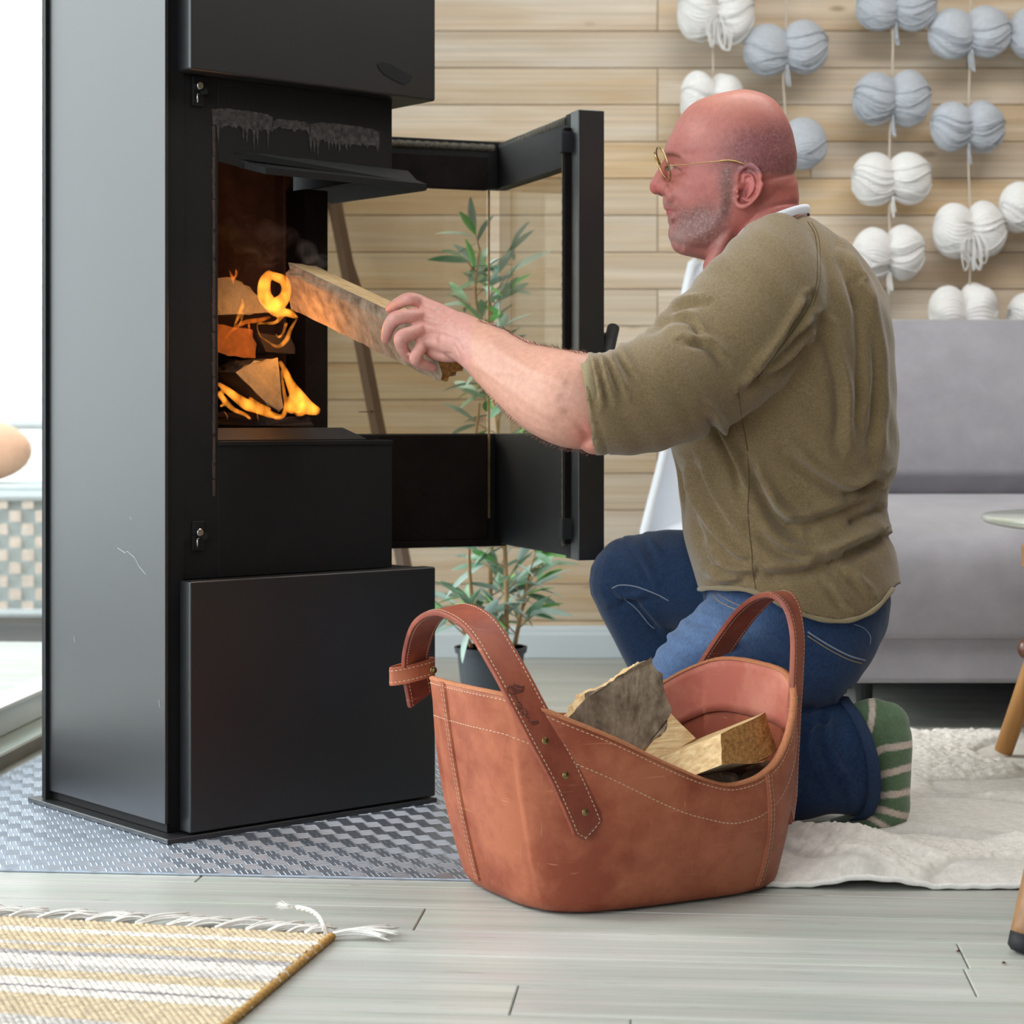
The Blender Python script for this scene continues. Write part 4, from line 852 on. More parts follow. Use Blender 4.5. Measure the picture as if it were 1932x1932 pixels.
# logs in the basket
endlog([(1062, 1362), (1090, 1335), (1112, 1303), (1150, 1289), (1178, 1272), (1200, 1253), (1226, 1244), (1246, 1275), (1265, 1340), (1258, 1375), (1238, 1392), (1192, 1440), (1130, 1500), (1080, 1440)], 2.615, W(1150, 1352, 2.655), (M['split'], M['split'], M['bark']),
    ('flat bark-covered grey log standing up highest in the leather basket', 'logs in the leather basket'), 12, jag=.0011, edge=1.2, seg=4)
log('firewood_log', [(-.026, -.030, 'split'), (.03, -.03, 'split'), (.036, .024, 'split'), (-.03, .028, 'bark')], W(1130, 1485, 2.72), W(1287, 1388, 2.76), (0, -.6, 1), (M['bark'], M['split'], M['bark']), seed=13, labels=('squared brown log lying behind the bark-covered one in the basket', 'logs in the leather basket'))
endlog([(1360, 1385), (1443, 1345), (1466, 1415), (1440, 1438), (1362, 1443)], 2.625, W(1195, 1490, 2.70), (M['bark'], M['split'], M['endg']), ('pale freshly split log showing its brown end, right in the basket', 'logs in the leather basket'), 14, kinds=['split', 'split', 'bark', 'bark', 'split'], edge=.4)
endlog([(1300, 1474), (1322, 1453), (1362, 1448), (1393, 1462), (1390, 1492), (1350, 1506), (1306, 1500)], 2.585, W(1220, 1540, 2.66), (M['bark'], M['bark'], M['bark']), ('small rough-barked log at the low rim of the leather basket', 'logs in the leather basket'), 15)
log('firewood_log', [(-.03, -.03, 'bark'), (.03, -.03, 'bark'), (.03, .03, 'bark'), (-.03, .03, 'bark')], W(1330, 1520, 2.70), W(1445, 1470, 2.74), (0, 0, 1), (M['bark'], M['bark'], M['bark']), seed=16, labels=('dark log deep in the basket under the pale split one', 'logs in the leather basket'))
log('firewood_log', [(-.05, -.035, 'bark'), (.05, -.035, 'bark'), (.05, .03, 'bark'), (-.05, .035, 'bark')], W(1080, 1560, 2.66), W(1380, 1560, 2.76), (0, 0, 1), (M['bark'], M['bark'], M['bark']), seed=17, labels=('log at the bottom of the leather basket under all the others', 'logs in the leather basket'))
# ------------------------------------------------------------------ yarn skeins on cords
YD = 5.12
M['yg'] = mat('grey_blue_yarn', G('c3c8d0'), .95, 0, .1, noise=(90, .12, 3), bump=(900, .5, .001), sheen=.3, rnd=.06); M['ywh'] = mat('white_yarn', G('f4f2f0'), .95, 0, .1, noise=(90, .06, 3), bump=(900, .5, .001), sheen=.3)
def lobe_mesh(c, rx, ry, rz, side, rr, squash, tilt):
    V = []; Fc = []; nu, nv = 168, 20; amp = [rr.uniform(.3, 1) for _ in range(nu//4+1)]; tw = rr.uniform(-.9, .9); big = [rr.gauss(0, 1) for _ in range(8)]
    for j in range(nv+1):
        ph = math.pi*j/nv
        for i in range(nu):
            th = 2*math.pi*i/nu+tw*math.sin(ph)*1.2
            g = .0016*(math.sin(i*math.pi/2+.8))*amp[i//4]*math.sin(ph)
            gl = .0028*sum(b_*math.sin((k+1)*th+k+ph*2) for k, b_ in enumerate(big))/3*math.sin(ph)
            R_ = 1+(g+gl)/rx
            x = -math.cos(ph)*side; q = math.sin(ph)**.92
            V.append(Vector((x*rx*R_, q*math.cos(th)*ry*R_, q*math.sin(th)*rz*R_)))
    for j in range(nv):
        for i in range(nu): a = j*nu+i; b_ = j*nu+(i+1) % nu; Fc.append((a, b_, b_+nu, a+nu) if side > 0 else (a, a+nu, b_+nu, b_))
    R = Matrix.Rotation(tilt, 3, 'Y'); return [R @ v+c for v in V], Fc
def skein(px, py, w, h, col, label, seed, tassel=0, tails=1, tilt=0.0):
    rr = random.Random(seed); c = W(px, py, YD); s = YD/F; th = thing('yarn_skein', label, 'yarn', c, 'yarn skeins hanging on the plank wall'); m = M['yg'] if col == 'g' else M['ywh']
    rx = w*s/4*1.16; rz = h*s/2; ry = rz*.82
    for side in (-1, 1):
        cc = c+Vector((side*w*s/4*.88, rr.uniform(-.006, .006), side*tilt*.02+rr.uniform(-.004, .004)))
        V, Fc = lobe_mesh(cc, rx, ry, rz*rr.uniform(.92, 1.02), side, rr, 0, side*rr.uniform(-.12, .05)+tilt); lo = obj('lobe', V, Fc, m, th, smooth=True)
        mb = MB()
        for k in range(7):
            a0 = rr.uniform(2.4, 5.4); P_ = []
            for q in range(12):
                ph = .25+(2.6)*q/11; a = a0+.5*math.sin(ph*1.3); P_.append(cc+Vector((-math.cos(ph)*side*rx*1.035, math.sin(ph)**.92*math.cos(a)*ry*1.045 if math.cos(a) < 0 else -math.sin(ph)**.92*abs(math.cos(a))*ry*1.045, math.sin(ph)**.92*math.sin(a)*rz*1.02)))
            mb.tube(P_, .0019, 5)
        stuff(mb.build('loose_strands', m, lo, smooth=True))
    mb = MB(); P_ = [c+Vector((0, math.cos(a)*ry*.55, math.sin(a)*rz*.62)) for a in np.linspace(0, 2*math.pi, 24)]; mb.tube(P_, .0045, 8, cap=False); mb.build('tie', m, th, smooth=True)
    mb = MB(); n_ = 3+tassel*13
    for k in range(n_):
        L_ = (.035+.02*rr.random()) if not tassel else .05+.045*rr.random()*tassel; x0 = rr.uniform(-1, 1)*(.006+.028*tassel); y0 = -.02+rr.uniform(-.012, .012)-.02*tassel
        z0_ = -rz*(.75 if not tassel else .2)
        P_ = [c+Vector((x0*.4, y0, z0_)), c+Vector((x0, y0-.012*tassel, z0_-L_*.5)), c+Vector((x0*.8+.004, y0, z0_-L_)), c+Vector((x0*.3, y0+.006, z0_-L_*.75)), c+Vector((x0*.2, y0+.01, z0_*.9))]
        mb.tube([Vector(p) for p in catmull(P_, 4)], .0018, 5)
    stuff(mb.build('tassel' if tassel else 'yarn_tail', m, th, smooth=True)); return th
cn = ['first hanging column from the left', 'second hanging column from the left', 'third hanging column from the left', 'fourth hanging column from the left', 'rightmost hanging column, cut by the photo edge']
SK = [(1350, 20, 142, 124, 'w', 'white yarn skein with a long tassel, top of the '+cn[0], 1, 0.0), (1344, 188, 118, 110, 'w', 'white yarn skein just behind the bald head, below the tasselled one', 0, .0),
      (1482, 90, 156, 98, 'g', 'grey yarn skein, upper one of the '+cn[1], 0, .03), (1482, 266, 152, 100, 'g', 'grey yarn skein half hidden behind the man\'s head, '+cn[1], 0, -.05),
      (1690, 12, 148, 92, 'g', 'grey yarn skein cut by the top edge, '+cn[2], 0, .0), (1682, 184, 144, 100, 'g', 'grey yarn skein, second from top in the '+cn[2], 0, .12), (1682, 337, 146, 102, 'w', 'white yarn skein, third from top in the '+cn[2], 0, .0), (1675, 477, 134, 100, 'w', 'white yarn skein, lowest in the '+cn[2], 0, .1),
      (1829, 62, 152, 96, 'g', 'grey yarn skein, uppermost of the '+cn[3], 0, .0), (1825, 237, 138, 96, 'g', 'grey yarn skein, second from top in the '+cn[3], 0, .0), (1829, 432, 134, 106, 'w', 'white yarn skein with hanging loops, '+cn[3], 1, .0), (1816, 590, 126, 108, 'w', 'white yarn skein just above the sofa back, '+cn[3], 0, .0),
      (1975, 60, 142, 92, 'g', 'grey yarn skein in the '+cn[4], 0, .0), (1955, 392, 136, 96, 'w', 'white yarn skein, upper white one of the '+cn[4], 0, .0), (1966, 596, 128, 96, 'w', 'white yarn skein just above the sofa, '+cn[4], 0, .0)]
for i, (px, py, w, h, col, lb, ts, ti) in enumerate(SK): skein(px, py, w, h, col, lb, 40+i, ts, 1, ti)
for i, (x, y0_, y1_, nm) in enumerate(((1348, -260, 180, cn[0]), (1481, -260, 262, cn[1]), (1686, -260, 590, cn[2]), (1829, -260, 575, cn[3]), (1962, -260, 590, cn[4]))):
    mb = MB(); P_ = [W(x+(3*math.sin(k*1.3+i)-(k*.9 if i == 2 else 0)), y0_+(y1_-y0_)*k/10, YD+.0) for k in range(11)]; mb.tube(P_, .0028, 8)
    tag(mb.build('hanging_cord', M['cordw'], smooth=True), 'thin cream cord of the '+nm, 'cord', 'cords on the plank wall')
# ------------------------------------------------------------------ potted olive plant
PD = 4.20; pb = W(926, 1300, PD); pb.z = 0
pl = thing('potted_olive', 'slim potted olive plant on the floor behind the open stove door', 'plant', pb)
zr = CAMZ-(1220-HOR)*PD/F
mb = MB(); mb.tube([pb, pb+Vector((0, 0, zr*.92)), pb+Vector((0, 0, zr*.92)), pb+Vector((0, 0, zr)), pb+Vector((0, 0, zr)), pb+Vector((0, 0, zr-.02))], [.056, .070, .0745, .0765, .071, .069], 40, cap=True); mb.build('pot', M['pot'], pl, smooth=False, bevel=.001)
mb = MB(); V, Fc = ball(pb+Vector((0, 0, zr-.014)), (.066, .066, .014), 24, 10); mb.add(V, Fc); mb.build('soil', M['soil'], pl, smooth=True)
rl = random.Random(21); stems = []
sc_ = [[(905, 1222, 0), (893, 1150, .01), (885, 1050, .0), (890, 900, .01), (905, 760, .02)], [(955, 1222, 0), (955, 1100, -.01), (945, 900, 0), (925, 700, 0), (897, 560, 0), (905, 470, 0)], [(930, 1222, .03), (925, 1100, .04), (935, 900, .04), (940, 740, .03), (925, 560, .03), (950, 480, .02)], [(970, 1222, .02), (985, 1150, .03), (1000, 1080, .04)], [(890, 1222, -.02), (870, 1180, -.03)]]
for s_k in sc_:
    P_ = [Vector(p) for p in catmull([tuple(W(x, y, PD+d)) for x, y, d in s_k], 6)]; mb = MB(); mb.tube(P_, [.0052-.003*i/len(P_) for i in range(len(P_))], 8); mb.build('stem', M['cane'], pl, smooth=True); stems.append(P_)
for s_k in (((958, 1235), (952, 1140)), ((895, 1235), (884, 1010))):
    pass
def leaf_mesh(name, L_, w, cur, fold, m):
    V = []; Fc = []; n = 7
    for i in range(n+1):
        f = i/n; ww = w*math.sin(math.pi*min(1, f*.96+.03))**.8; x = L_*f; z = -cur*f*f
        V += [(x, -ww, z+fold*ww), (x, 0, z), (x, ww, z+fold*ww)]
    for i in range(n):
        for k in range(2): Fc.append((i*3+k, i*3+3+k, i*3+4+k, i*3+1+k))
    me = bpy.data.meshes.new(name); me.from_pydata(V, [], Fc); me.materials.append(m); me.polygons.foreach_set('use_smooth', [True]*len(Fc)); return me
LMs = [leaf_mesh('leaf', L_, w, c_, .35, m) for L_, w, c_, m in ((.078, .0078, .012, M['leaf']), (.066, .0072, .006, M['leaf']), (.085, .0082, .022, M['leaf3']), (.072, .0078, .014, M['leaf3']), (.07, .0085, .008, M['leaf2']))]
def leaf(p, d, roll):
    d = Vector(d).normalized(); me = rl.choice(LMs); o = bpy.data.objects.new('leaf', me); C.objects.link(o); o.parent = pl
    q = d.to_track_quat('X', 'Z').to_matrix().to_4x4(); s = rl.uniform(.8, 1.25); o.matrix_local = Matrix.Translation(p-org(pl)) @ q @ Matrix.Rotation(roll, 4, 'X') @ Matrix.Scale(s, 4)
nl = 0; tw = MB()
for si, P_ in enumerate([stems[1], stems[2], stems[3], stems[4], stems[0]]):
    L_ = len(P_)
    for i in range(2, L_):
        z = P_[i].z; dens = 1.0 if z < .45 else (.8 if z < .75 else .62)
        if rl.random() > min(1, dens*1.3) or nl > 292: continue
        a = rl.uniform(0, 2*math.pi); bl = rl.uniform(.02, .085) if z < .8 else rl.uniform(.01, .06); d = Vector((math.cos(a), .7*math.sin(a), rl.uniform(.2, 1.1))).normalized(); e = P_[i]+d*bl+Vector((0, 0, .004)); tw.tube([P_[i], P_[i]+d*bl*.5, e], [.0018, .0015, .001], 5)
        for k in range(rl.randint(2, 4)):
            f = rl.uniform(.3, 1); aa = a+rl.uniform(-1.3, 1.3); leaf(P_[i]+d*bl*f, (math.cos(aa), .7*math.sin(aa), rl.uniform(-.5, 1.0)), rl.uniform(-1, 1)); nl += 1
        leaf(e, d+Vector((0, 0, rl.uniform(-.3, .5))), rl.uniform(-1, 1)); nl += 1
stuff(tw.build('twigs', M['cane'], pl, smooth=True))
# ------------------------------------------------------------------ striped woven rug with tassels (front left)
RO = W(628, 1774, 0); RO = Vector(((628-966)/F*CAMZ*F/(1774-HOR), CAMZ*F/(1774-HOR), 0)); RE = Vector((-.632, 2.485, 0)); r1 = (RE-RO).normalized(); r2 = Vector((-r1.y, r1.x, 0)); r2 = r2 if r2.y < 0 else -r2
rg = thing('woven_rug', 'tan and white striped woven rug with tassels, front left on the floor', 'rug', RO+r1*.4+r2*.25)
bands = [(44, 't'), (18, 'w'), (38, 't'), (16, 'm'), (20, 't'), (20, 'g'), (36, 'w'), (26, 'm'), (28, 't'), (28, 'w'), (7, 'd'), (22, 'w'), (74, 't'), (34, 'm'), (40, 'w'), (60, 't')]
SR, SC = .0060, .0085; LU, LV = .82, sum(b_[0] for b_ in bands)/1000; nr = int(LV/SR); nc = int(LU/SC); k = 4
uu = np.arange(nc*k+1)*SC/k; vv = np.arange(nr*k+1)*SR/k; U, Vv = np.meshgrid(uu, vv)
row = np.floor(Vv/SR+1e-6); fu = U/SC+.5*(row % 2); fv = Vv/SR-row
rr_ = np.random.default_rng(4); jit = rr_.uniform(.75, 1.2, (nr+2, nc+3)); ri = np.clip(row.astype(int), 0, nr+1); ci = np.clip(np.floor(fu).astype(int), 0, nc+2)
Hh = .0062+.0030*np.abs(np.sin(math.pi*fu))**.7*np.sin(math.pi*np.clip(fv, 0, 1))**.7*jit[ri, ci]
Hh += .0022*np.sin(U*9+1)*np.sin(Vv*11)
edge = np.minimum(np.minimum(U, Vv), LU-U); Hh *= sstep(-.004, .005, edge)*.8+.2
side = .0045*np.sin(Vv/SR*math.pi*.5)*(U < .004)
PX = RO.x+r1.x*(U-side)+r2.x*Vv; PY = RO.y+r1.y*(U-side)+r2.y*Vv
cum = np.cumsum([b_[0] for b_ in bands])/1000; kind = np.array([b_[1] for b_ in bands]); bi = np.clip(np.searchsorted(cum, (row+.5)*SR), 0, len(bands)-1)
cols = {'t': G('ccb898'), 'w': G('e8e2da'), 'g': G('b3aeae'), 'd': G('8d878c'), 'm': G('cdc8c4')}
base = np.array([cols[q] for q in kind])[bi]; nzc = rr_.uniform(.72, 1.12, (nr+2, nc+3))[ri, ci]; base = base*nzc[..., None]
dk_ = (np.abs(np.sin(math.pi*fu)) < .42) & (kind[bi] == 't'); base[dk_] = np.array(G('eee4d4'))
hu = np.clip((Hh-.005)/.0042, 0, 1)
nU, nV = U.shape[1], U.shape[0]; VV = np.stack([PX, PY, Hh], -1).reshape(-1, 3)
idx = np.arange(nU*nV).reshape(nV, nU); Fc = np.stack([idx[:-1, :-1], idx[:-1, 1:], idx[1:, 1:], idx[1:, :-1]], -1).reshape(-1, 4)
rug = obj('weave', VV, Fc.tolist(), mat('jute_weave', (.5, .5, .5), .95, 0, .1, noise=(420, .18, 3), bump=(900, .6, .0012), vcol=True), rg, smooth=True); setcol(rug, base.reshape(-1, 3))
mb = MB(); mb.box(RO+r1*LU/2+r2*LV/2+Vector((0, 0, .002)), (LU-.01, LV-.01, .0035), Matrix((r1, r2, Vector((0, 0, 1)))).transposed()); mb.build('backing', mat('rug_backing', G('a98f68'), .9, noise=(50, .2, 2)), rg)
def tassel(base_, d, L_, n, m, spread=.35, lift=.012):
    mb = MB(); d = Vector(d).normalized(); s_ = Vector((-d.y, d.x, 0)).normalized()
    for i in range(n):
        a = rl.uniform(-1, 1); b_ = rl.uniform(0, 1); l = L_*rl.uniform(.75, 1.1); P_ = [base_+s_*a*.0022+Vector((0, 0, b_*.004+.001)), base_+d*l*.35+s_*a*.003+Vector((0, 0, .003+b_*lift*.5)), base_+d*l*.7+s_*a*(.004+spread*.012)+Vector((0, 0, .003+b_*lift*.5)), base_+d*l+s_*a*(.006+spread*.03)+Vector((0, 0, .0012+b_*.004))]
        mb.tube([Vector(p) for p in catmull(P_, 3)], [.0013]*9+[.0003], 4)
    return mb.build('tassel', m, rg, smooth=True)
for zx, L_ in ((60, .05), (205, .062), (330, .045), (455, .06), (590, .045), (712, .07), (875, .055), (985, .055), (1125, .065), (1285, .055), (1400, .05), (1500, .045), (1590, .04), (-60, .05), (-170, .05)):
    px = zx/2.76; u = (RO.x-(px-966)/F*2.42)/abs(r1.x)
    b_ = RO+r1*((RO.x-((px-966)/F*(RO.y+.2*(628-px)/628*.5)))/-r1.x)
    tassel(b_+Vector((0, 0, .003)), (.82, .57, 0), L_, 26, M['creamknit'])
tassel(RO+Vector((0, 0, .004)), (1, .12, 0), .075, 18, M['creamknit'], 1.0)
mb = MB(); cdp = [tuple(W(617, 1768, 2.40)), tuple(W(610, 1745, 2.40)), tuple(W(600, 1728, 2.41)), tuple(W(583, 1717, 2.42)), tuple(W(560, 1712, 2.43))]
for k_ in range(3):
    P_ = [Vector(p)+Vector((.0016*math.cos(i*.9+k_*2.1), 0, .0016*math.sin(i*.9+k_*2.1))) for i, p in enumerate(catmull(cdp, 6))]; mb.tube(P_, .0017, 6)
for k_ in range(22):
    e = W(560, 1712, 2.43); mb.tube([e, e+Vector((-.008, 0, rl.uniform(-.002, .003))), e+Vector((-rl.uniform(.012, .026), rl.uniform(-.01, .01), rl.uniform(-.004, .008)))], [.0008, .0007, .0002], 4)
mb.build('corner_tassel', M['creamknit'], rg, smooth=True)
mb = MB()
for i in range(int(LV/.0135)):
    V, Fc = ball(RO+r2*(.004+i*.0135)+r1*.001+Vector((0, 0, .005)), (.0058, .0078, .0050), 8, 6); mb.add(V, Fc)
mb.build('selvedge', mat('jute_edge', G('b48a4c'), .95, noise=(300, .3, 3), bump=(700, .6, .001)), rg, smooth=True)
# ------------------------------------------------------------------ cream tufted rug under the man
ys0, ys1, xs0, xs1 = 2.655, 3.93, .335, 2.1; st_ = .0042
uu = np.arange(xs0, xs1, st_); vv = np.arange(ys0, ys1, st_); U, Vv = np.meshgrid(uu, vv); rr_ = np.random.default_rng(9)
def vn(U, V, s, seed):
    r = np.random.default_rng(seed); g = r.uniform(-1, 1, (80, 80)); x = (U*s) % 79; y = (V*s) % 79; xi = x.astype(int); yi = y.astype(int); fx_ = x-xi; fy_ = y-yi; fx_ = fx_*fx_*(3-2*fx_); fy_ = fy_*fy_*(3-2*fy_)
    return (g[yi, xi]*(1-fx_)+g[yi, xi+1]*fx_)*(1-fy_)+(g[yi+1, xi]*(1-fx_)+g[yi+1, xi+1]*fx_)*fy_
def front_wave(x): return .024*np.exp(-((x-.47)/.055)**2)+.006*np.exp(-((x-.80)/.12)**2)
dv = Vv-ys0; fw = front_wave(U)
Hh = .010+fw*np.exp(-(dv/.16)**2)+.007*(vn(U+.3*Vv, Vv, 5, 1)+.6)*sstep(0, .05, dv)+.020*np.exp(-(((U-.52)*.8+(Vv-2.80))/.035)**2)*np.exp(-((U-.46)/.12)**2)+.010*np.exp(-((Vv-2.93-.10*np.sin(U*5))/.035)**2)*sstep(.45, .6, U)
zone = vn(U, Vv, 4.2, 2)+.25*vn(U, Vv, 9, 3); pile = sstep(-.05, .08, zone)
Hh += pile*(.0045+.0042*rr_.normal(0, .55, U.shape)*.6+.003*vn(U, Vv, 90, 5)); ridge = np.exp(-(np.abs(zone-.0)/.03)**2); Hh -= .0045*ridge
flat = 1-pile; Hh += flat*.0008*np.sin(U*2*math.pi/.009)*np.sin(Vv*2*math.pi/.009)
eb = np.minimum(np.minimum(dv, U-xs0), ys1-Vv); Hh = Hh*(.55+.45*sstep(0, .02, eb))
# leave the floor free below feet and knee (the rug is pressed flat there)
YY = Vv+.010*vn(U, Vv*0, 6, 7)*np.exp(-dv/.1)
VV = np.stack([U, YY, np.maximum(Hh, .006)], -1).reshape(-1, 3); nV, nU = U.shape; idx = np.arange(nU*nV).reshape(nV, nU); Fc = np.stack([idx[:-1, :-1], idx[:-1, 1:], idx[1:, 1:], idx[1:, :-1]], -1).reshape(-1, 4)
wr_ = thing('cream_rug', 'cream tufted cotton rug with wavy front edge under the kneeling man', 'rug', (1.2, 3.3, 0))
o = obj('pile', VV, Fc.tolist(), mat('cream_tuft', G('e6e0d8'), .97, 0, .1, noise=(60, .10, 4), bump=(700, .7, .0015), vcol=True, sheen=.2), wr_, smooth=True)
col = np.array(G('e9e4dd'))*(1-.12*flat[..., None])*(1-.20*ridge[..., None])*rr_.uniform(.93, 1.05, U.shape)[..., None]; setcol(o, col.reshape(-1, 3)); CREAM = o
s_ = o.modifiers.new('t', 'SOLIDIFY'); s_.thickness = .004; s_.offset = -1
fr_ = np.array(VV).reshape(nV, nU, 3)[0]; mb = MB(); mb.tube([Vector(p)+Vector((0, -.001, -.001+.0008*math.sin(i*1.6))) for i, p in enumerate(fr_[::2])], .0042, 6); mb.build('hem', M['creamknit'], wr_, smooth=True)
# dry leaf crumbs on the floor
for px, py, lb in ((1808, 1798, 'larger dark crumb on the pale floor, lower right'), (1894, 1820, 'smaller dark crumb nearest the stool leg on the floor')):
    c = Vector(((px-966)/F*CAMZ*F/(py-HOR), CAMZ*F/(py-HOR), .0012)); mb = MB(); mb.add([c+Vector((-.003, 0, 0)), c+Vector((0, -.003, .001)), c+Vector((.0035, .001, .0)), c+Vector((0, .003, .002)), c+Vector((0, 0, .003))], [(0, 1, 4), (1, 2, 4), (2, 3, 4), (3, 0, 4)])
    tag(mb.build('crumb', mat('crumb', G('3a1512'), .9)), lb, 'crumb', 'crumbs on the floor')
# ------------------------------------------------------------------ kneeling man
man = thing('person', 'bald man in glasses and olive shirt kneeling, holding a log to the stove', 'person', W(1400, 1560, 2.97))
def limb(pts, up=(0, 1, 0), n=28, k=6, cap=True):
    """pts: (px, py, D, radius in px in the picture plane, radius in m along the view)"""
    cp = catmull(pts, k); P_ = [W(p[0], p[1], p[2]) for p in cp]; R = [abs(p[3])*p[2]/F for p in cp]; R2 = [abs(p[4]) for p in cp]
    V, Fc = tube(P_, R2, n, cap, up=up, r2=R); 
    # rounded ends
    for e, (i0, i1) in ((0, (0, 1)), (-1, (-1, -2))):
        c = P_[i0]; r = min(R[i0], R2[i0])*.98; v, f = ball(c, r, 16, 10); m = len(V); V += v; Fc += [tuple(q+m for q in g) for g in f]
    return V, Fc
def slab(rows, D, n=40, p=2.3, q=1.0, D2=None):
    """rows: (y, xfront, xback, halfdepth m): horizontal slices of a body seen from the side"""
    V = []; Fc = []; rows = catmull(rows, 4)
    for y, xf, xb, hd in rows:
        for i in range(n):
            th = 2*math.pi*i/n; u = (1-math.cos(th))/2; u = u**(1/q); x = xf+(xb-xf)*u; s = math.sin(th); w = hd*(1-abs(2*((u**q))-1)**p)**(1/p) if abs(2*(u**q)-1) < 1 else 0
            V.append(W(x, y, D)+Vector((0, math.copysign(w, s), 0)))
    m = len(rows)
    for j in range(m-1):
        for i in range(n): a = j*n+i; b_ = j*n+(i+1) % n; Fc.append((a, b_, b_+n, a+n))
    Fc.append(tuple(range(n))[::-1]); Fc.append(tuple((m-1)*n+i for i in range(n))); return V, Fc
class Acc:
    def __init__(s): s.v = []; s.f = []
    def __iadd__(s, vf): m = len(s.v); s.v += list(vf[0]); s.f += [tuple(q+m for q in g) for g in vf[1]]; return s
HD = 3.06
# ---- skin: head, neck, arms, hands and the trunk under the shirt in one surface
b = Acc()
head = [(171, 1388, 1408, .012), (175, 1368, 1424, .030), (182, 1338, 1444, .046), (192, 1312, 1460, .057), (206, 1294, 1472, .065), (226, 1279, 1484, .0715), (250, 1267, 1494, .0755), (272, 1256, 1499, .078), (288, 1253, 1502, .079), (300, 1259, 1503, .079), (320, 1262, 1501, .0785), (340, 1259, 1500, .0765), (360, 1253, 1500, .074), (378, 1250, 1500, .071), (392, 1252, 1497, .068), (404, 1258, 1492, .066), (414, 1262, 1480, .064), (424, 1265, 1466, .0625), (436, 1262, 1450, .060), (448, 1263, 1432, .056), (459, 1270, 1408, .050), (467, 1285, 1384, .042), (474, 1308, 1362, .030)]
b += slab(head, HD, 64, 2.15, 1.22)
b += limb([(1440, 350, HD, 60, .062), (1440, 400, HD, 68, .066), (1438, 440, HD, 80, .070), (1460, 490, HD+.01, 95, .085), (1480, 540, HD+.02, 110, .11)])
b += limb([(1455, 346, HD, 50, .05), (1470, 372, HD, 37, .052), (1468, 392, HD, 38, .05)])      # fold at the nape
b += limb([(1400, 400, HD-.045, 16, .016), (1378, 432, HD-.045, 15, .015), (1358, 470, HD-.04, 16, .016), (1345, 505, HD-.03, 20, .02)])  # neck muscle
b += limb([(1290, 455, HD, 26, .030), (1330, 462, HD, 28, .034), (1362, 470, HD, 30, .035)])
# nose
b += limb([(1262, 300, HD, 7, .008), (1253, 318, HD, 10, .009), (1247, 335, HD, 13, .012), (1241, 349, HD, 15, .0145), (1239.5, 353, HD, 15, .0145)])
for s_ in (-1, 1): b += ball(W(1253, 357, HD)+Vector((0, s_*.0140, 0)), (.0120, .0090, .0100), 14, 10)
b += ball(W(1259, 383, HD), (.0060, .021, .0090)); b += ball(W(1263, 393, HD), (.0066, .022, .0036)); b += ball(W(1265.5, 402, HD), (.0068, .021, .0042)); b += ball(W(1267, 414, HD), (.0060, .024, .0100)); b += ball(W(1275, 440, HD), (.012, .022, .017))
for s_ in (-1, 1):
    pass
    b += ball(W(1268, 372, HD)+Vector((0, s_*.022, 0)), (.011, .013, .013))
# ears
for s_ in (-1, 1):
    ED = HD+s_*.074; hx = [(1393, 352), (1392, 334), (1398, 320), (1409, 313.5), (1421, 316), (1431, 328), (1434.5, 346), (1431, 364), (1421, 379), (1409, 389), (1399, 391), (1391, 385), (1389, 374)]
    rad = [3, 3.6, 4, 4.2, 4.3, 4.5, 4.4, 4.2, 4.2, 5.2, 6.0, 5.5, 3.6]
    off = [.002, .004, .007, .010, .013, .016, .018, .018, .016, .013, .010, .006, .003]
    cp = catmull([(x, y, r, o_) for (x, y), r, o_ in zip(hx, rad, off)], 5)
    P_ = [W(x, y, ED)+Vector((0, s_*(o_-.004), 0)) for x, y, r, o_ in cp]; b += tube(P_, [r*HD/F*.95 for x, y, r, o_ in cp], 12, True)
    v, f = ball((0, 0, 0), (.0170, .0045, .0270), 24, 12); R = Matrix.Rotation(s_*.36, 3, 'Z'); b += ([R @ q+W(1411, 350, ED)+Vector((0, s_*.0015, 0)) for q in v], f)
    cp = catmull([(1402, 334, 2.6, .006), (1414, 330, 3, .009), (1422, 342, 3, .012), (1421, 358, 3, .012), (1412, 371, 3, .009), (1402, 374, 3, .007)], 4); b += tube([W(x, y, ED)+Vector((0, s_*(o_-.0015), 0)) for x, y, r, o_ in cp], [r*HD/F for x, y, r, o_ in cp], 8, True)
    b += ball(W(1392, 362, ED)+Vector((0, s_*.004, 0)), (.0045, .0055, .0055))
# trunk and upper arms under the shirt
b += slab([(470, 1390, 1560, .10), (520, 1360, 1610, .15), (600, 1320, 1640, .165), (720, 1305, 1645, .165), (850, 1300, 1650, .155), (960, 1315, 1635, .15), (1080, 1335, 1645, .155), (1180, 1400, 1640, .15)], 3.08)
b += limb([(1450, 560, 2.94, 60, .055), (1330, 660, 2.88, 62, .05), (1210, 750, 2.82, 66, .05), (1150, 772, 2.80, 76, .052)])
# forearm
b += limb([(1180, 775, 2.80, 66, .050), (1120, 762, 2.80, 88, .056), (1075, 752, 2.80, 92, .056), (1030, 737, 2.82, 84, .052), (985, 712, 2.845, 72, .047), (940, 680, 2.87, 59, .040), (905, 655, 2.895, 50, .033), (875, 638, 2.915, 45, .028), (852, 628, 2.93, 44, .024)])
b += ball(W(1122, 828, 2.79), (.024, .028, .022))
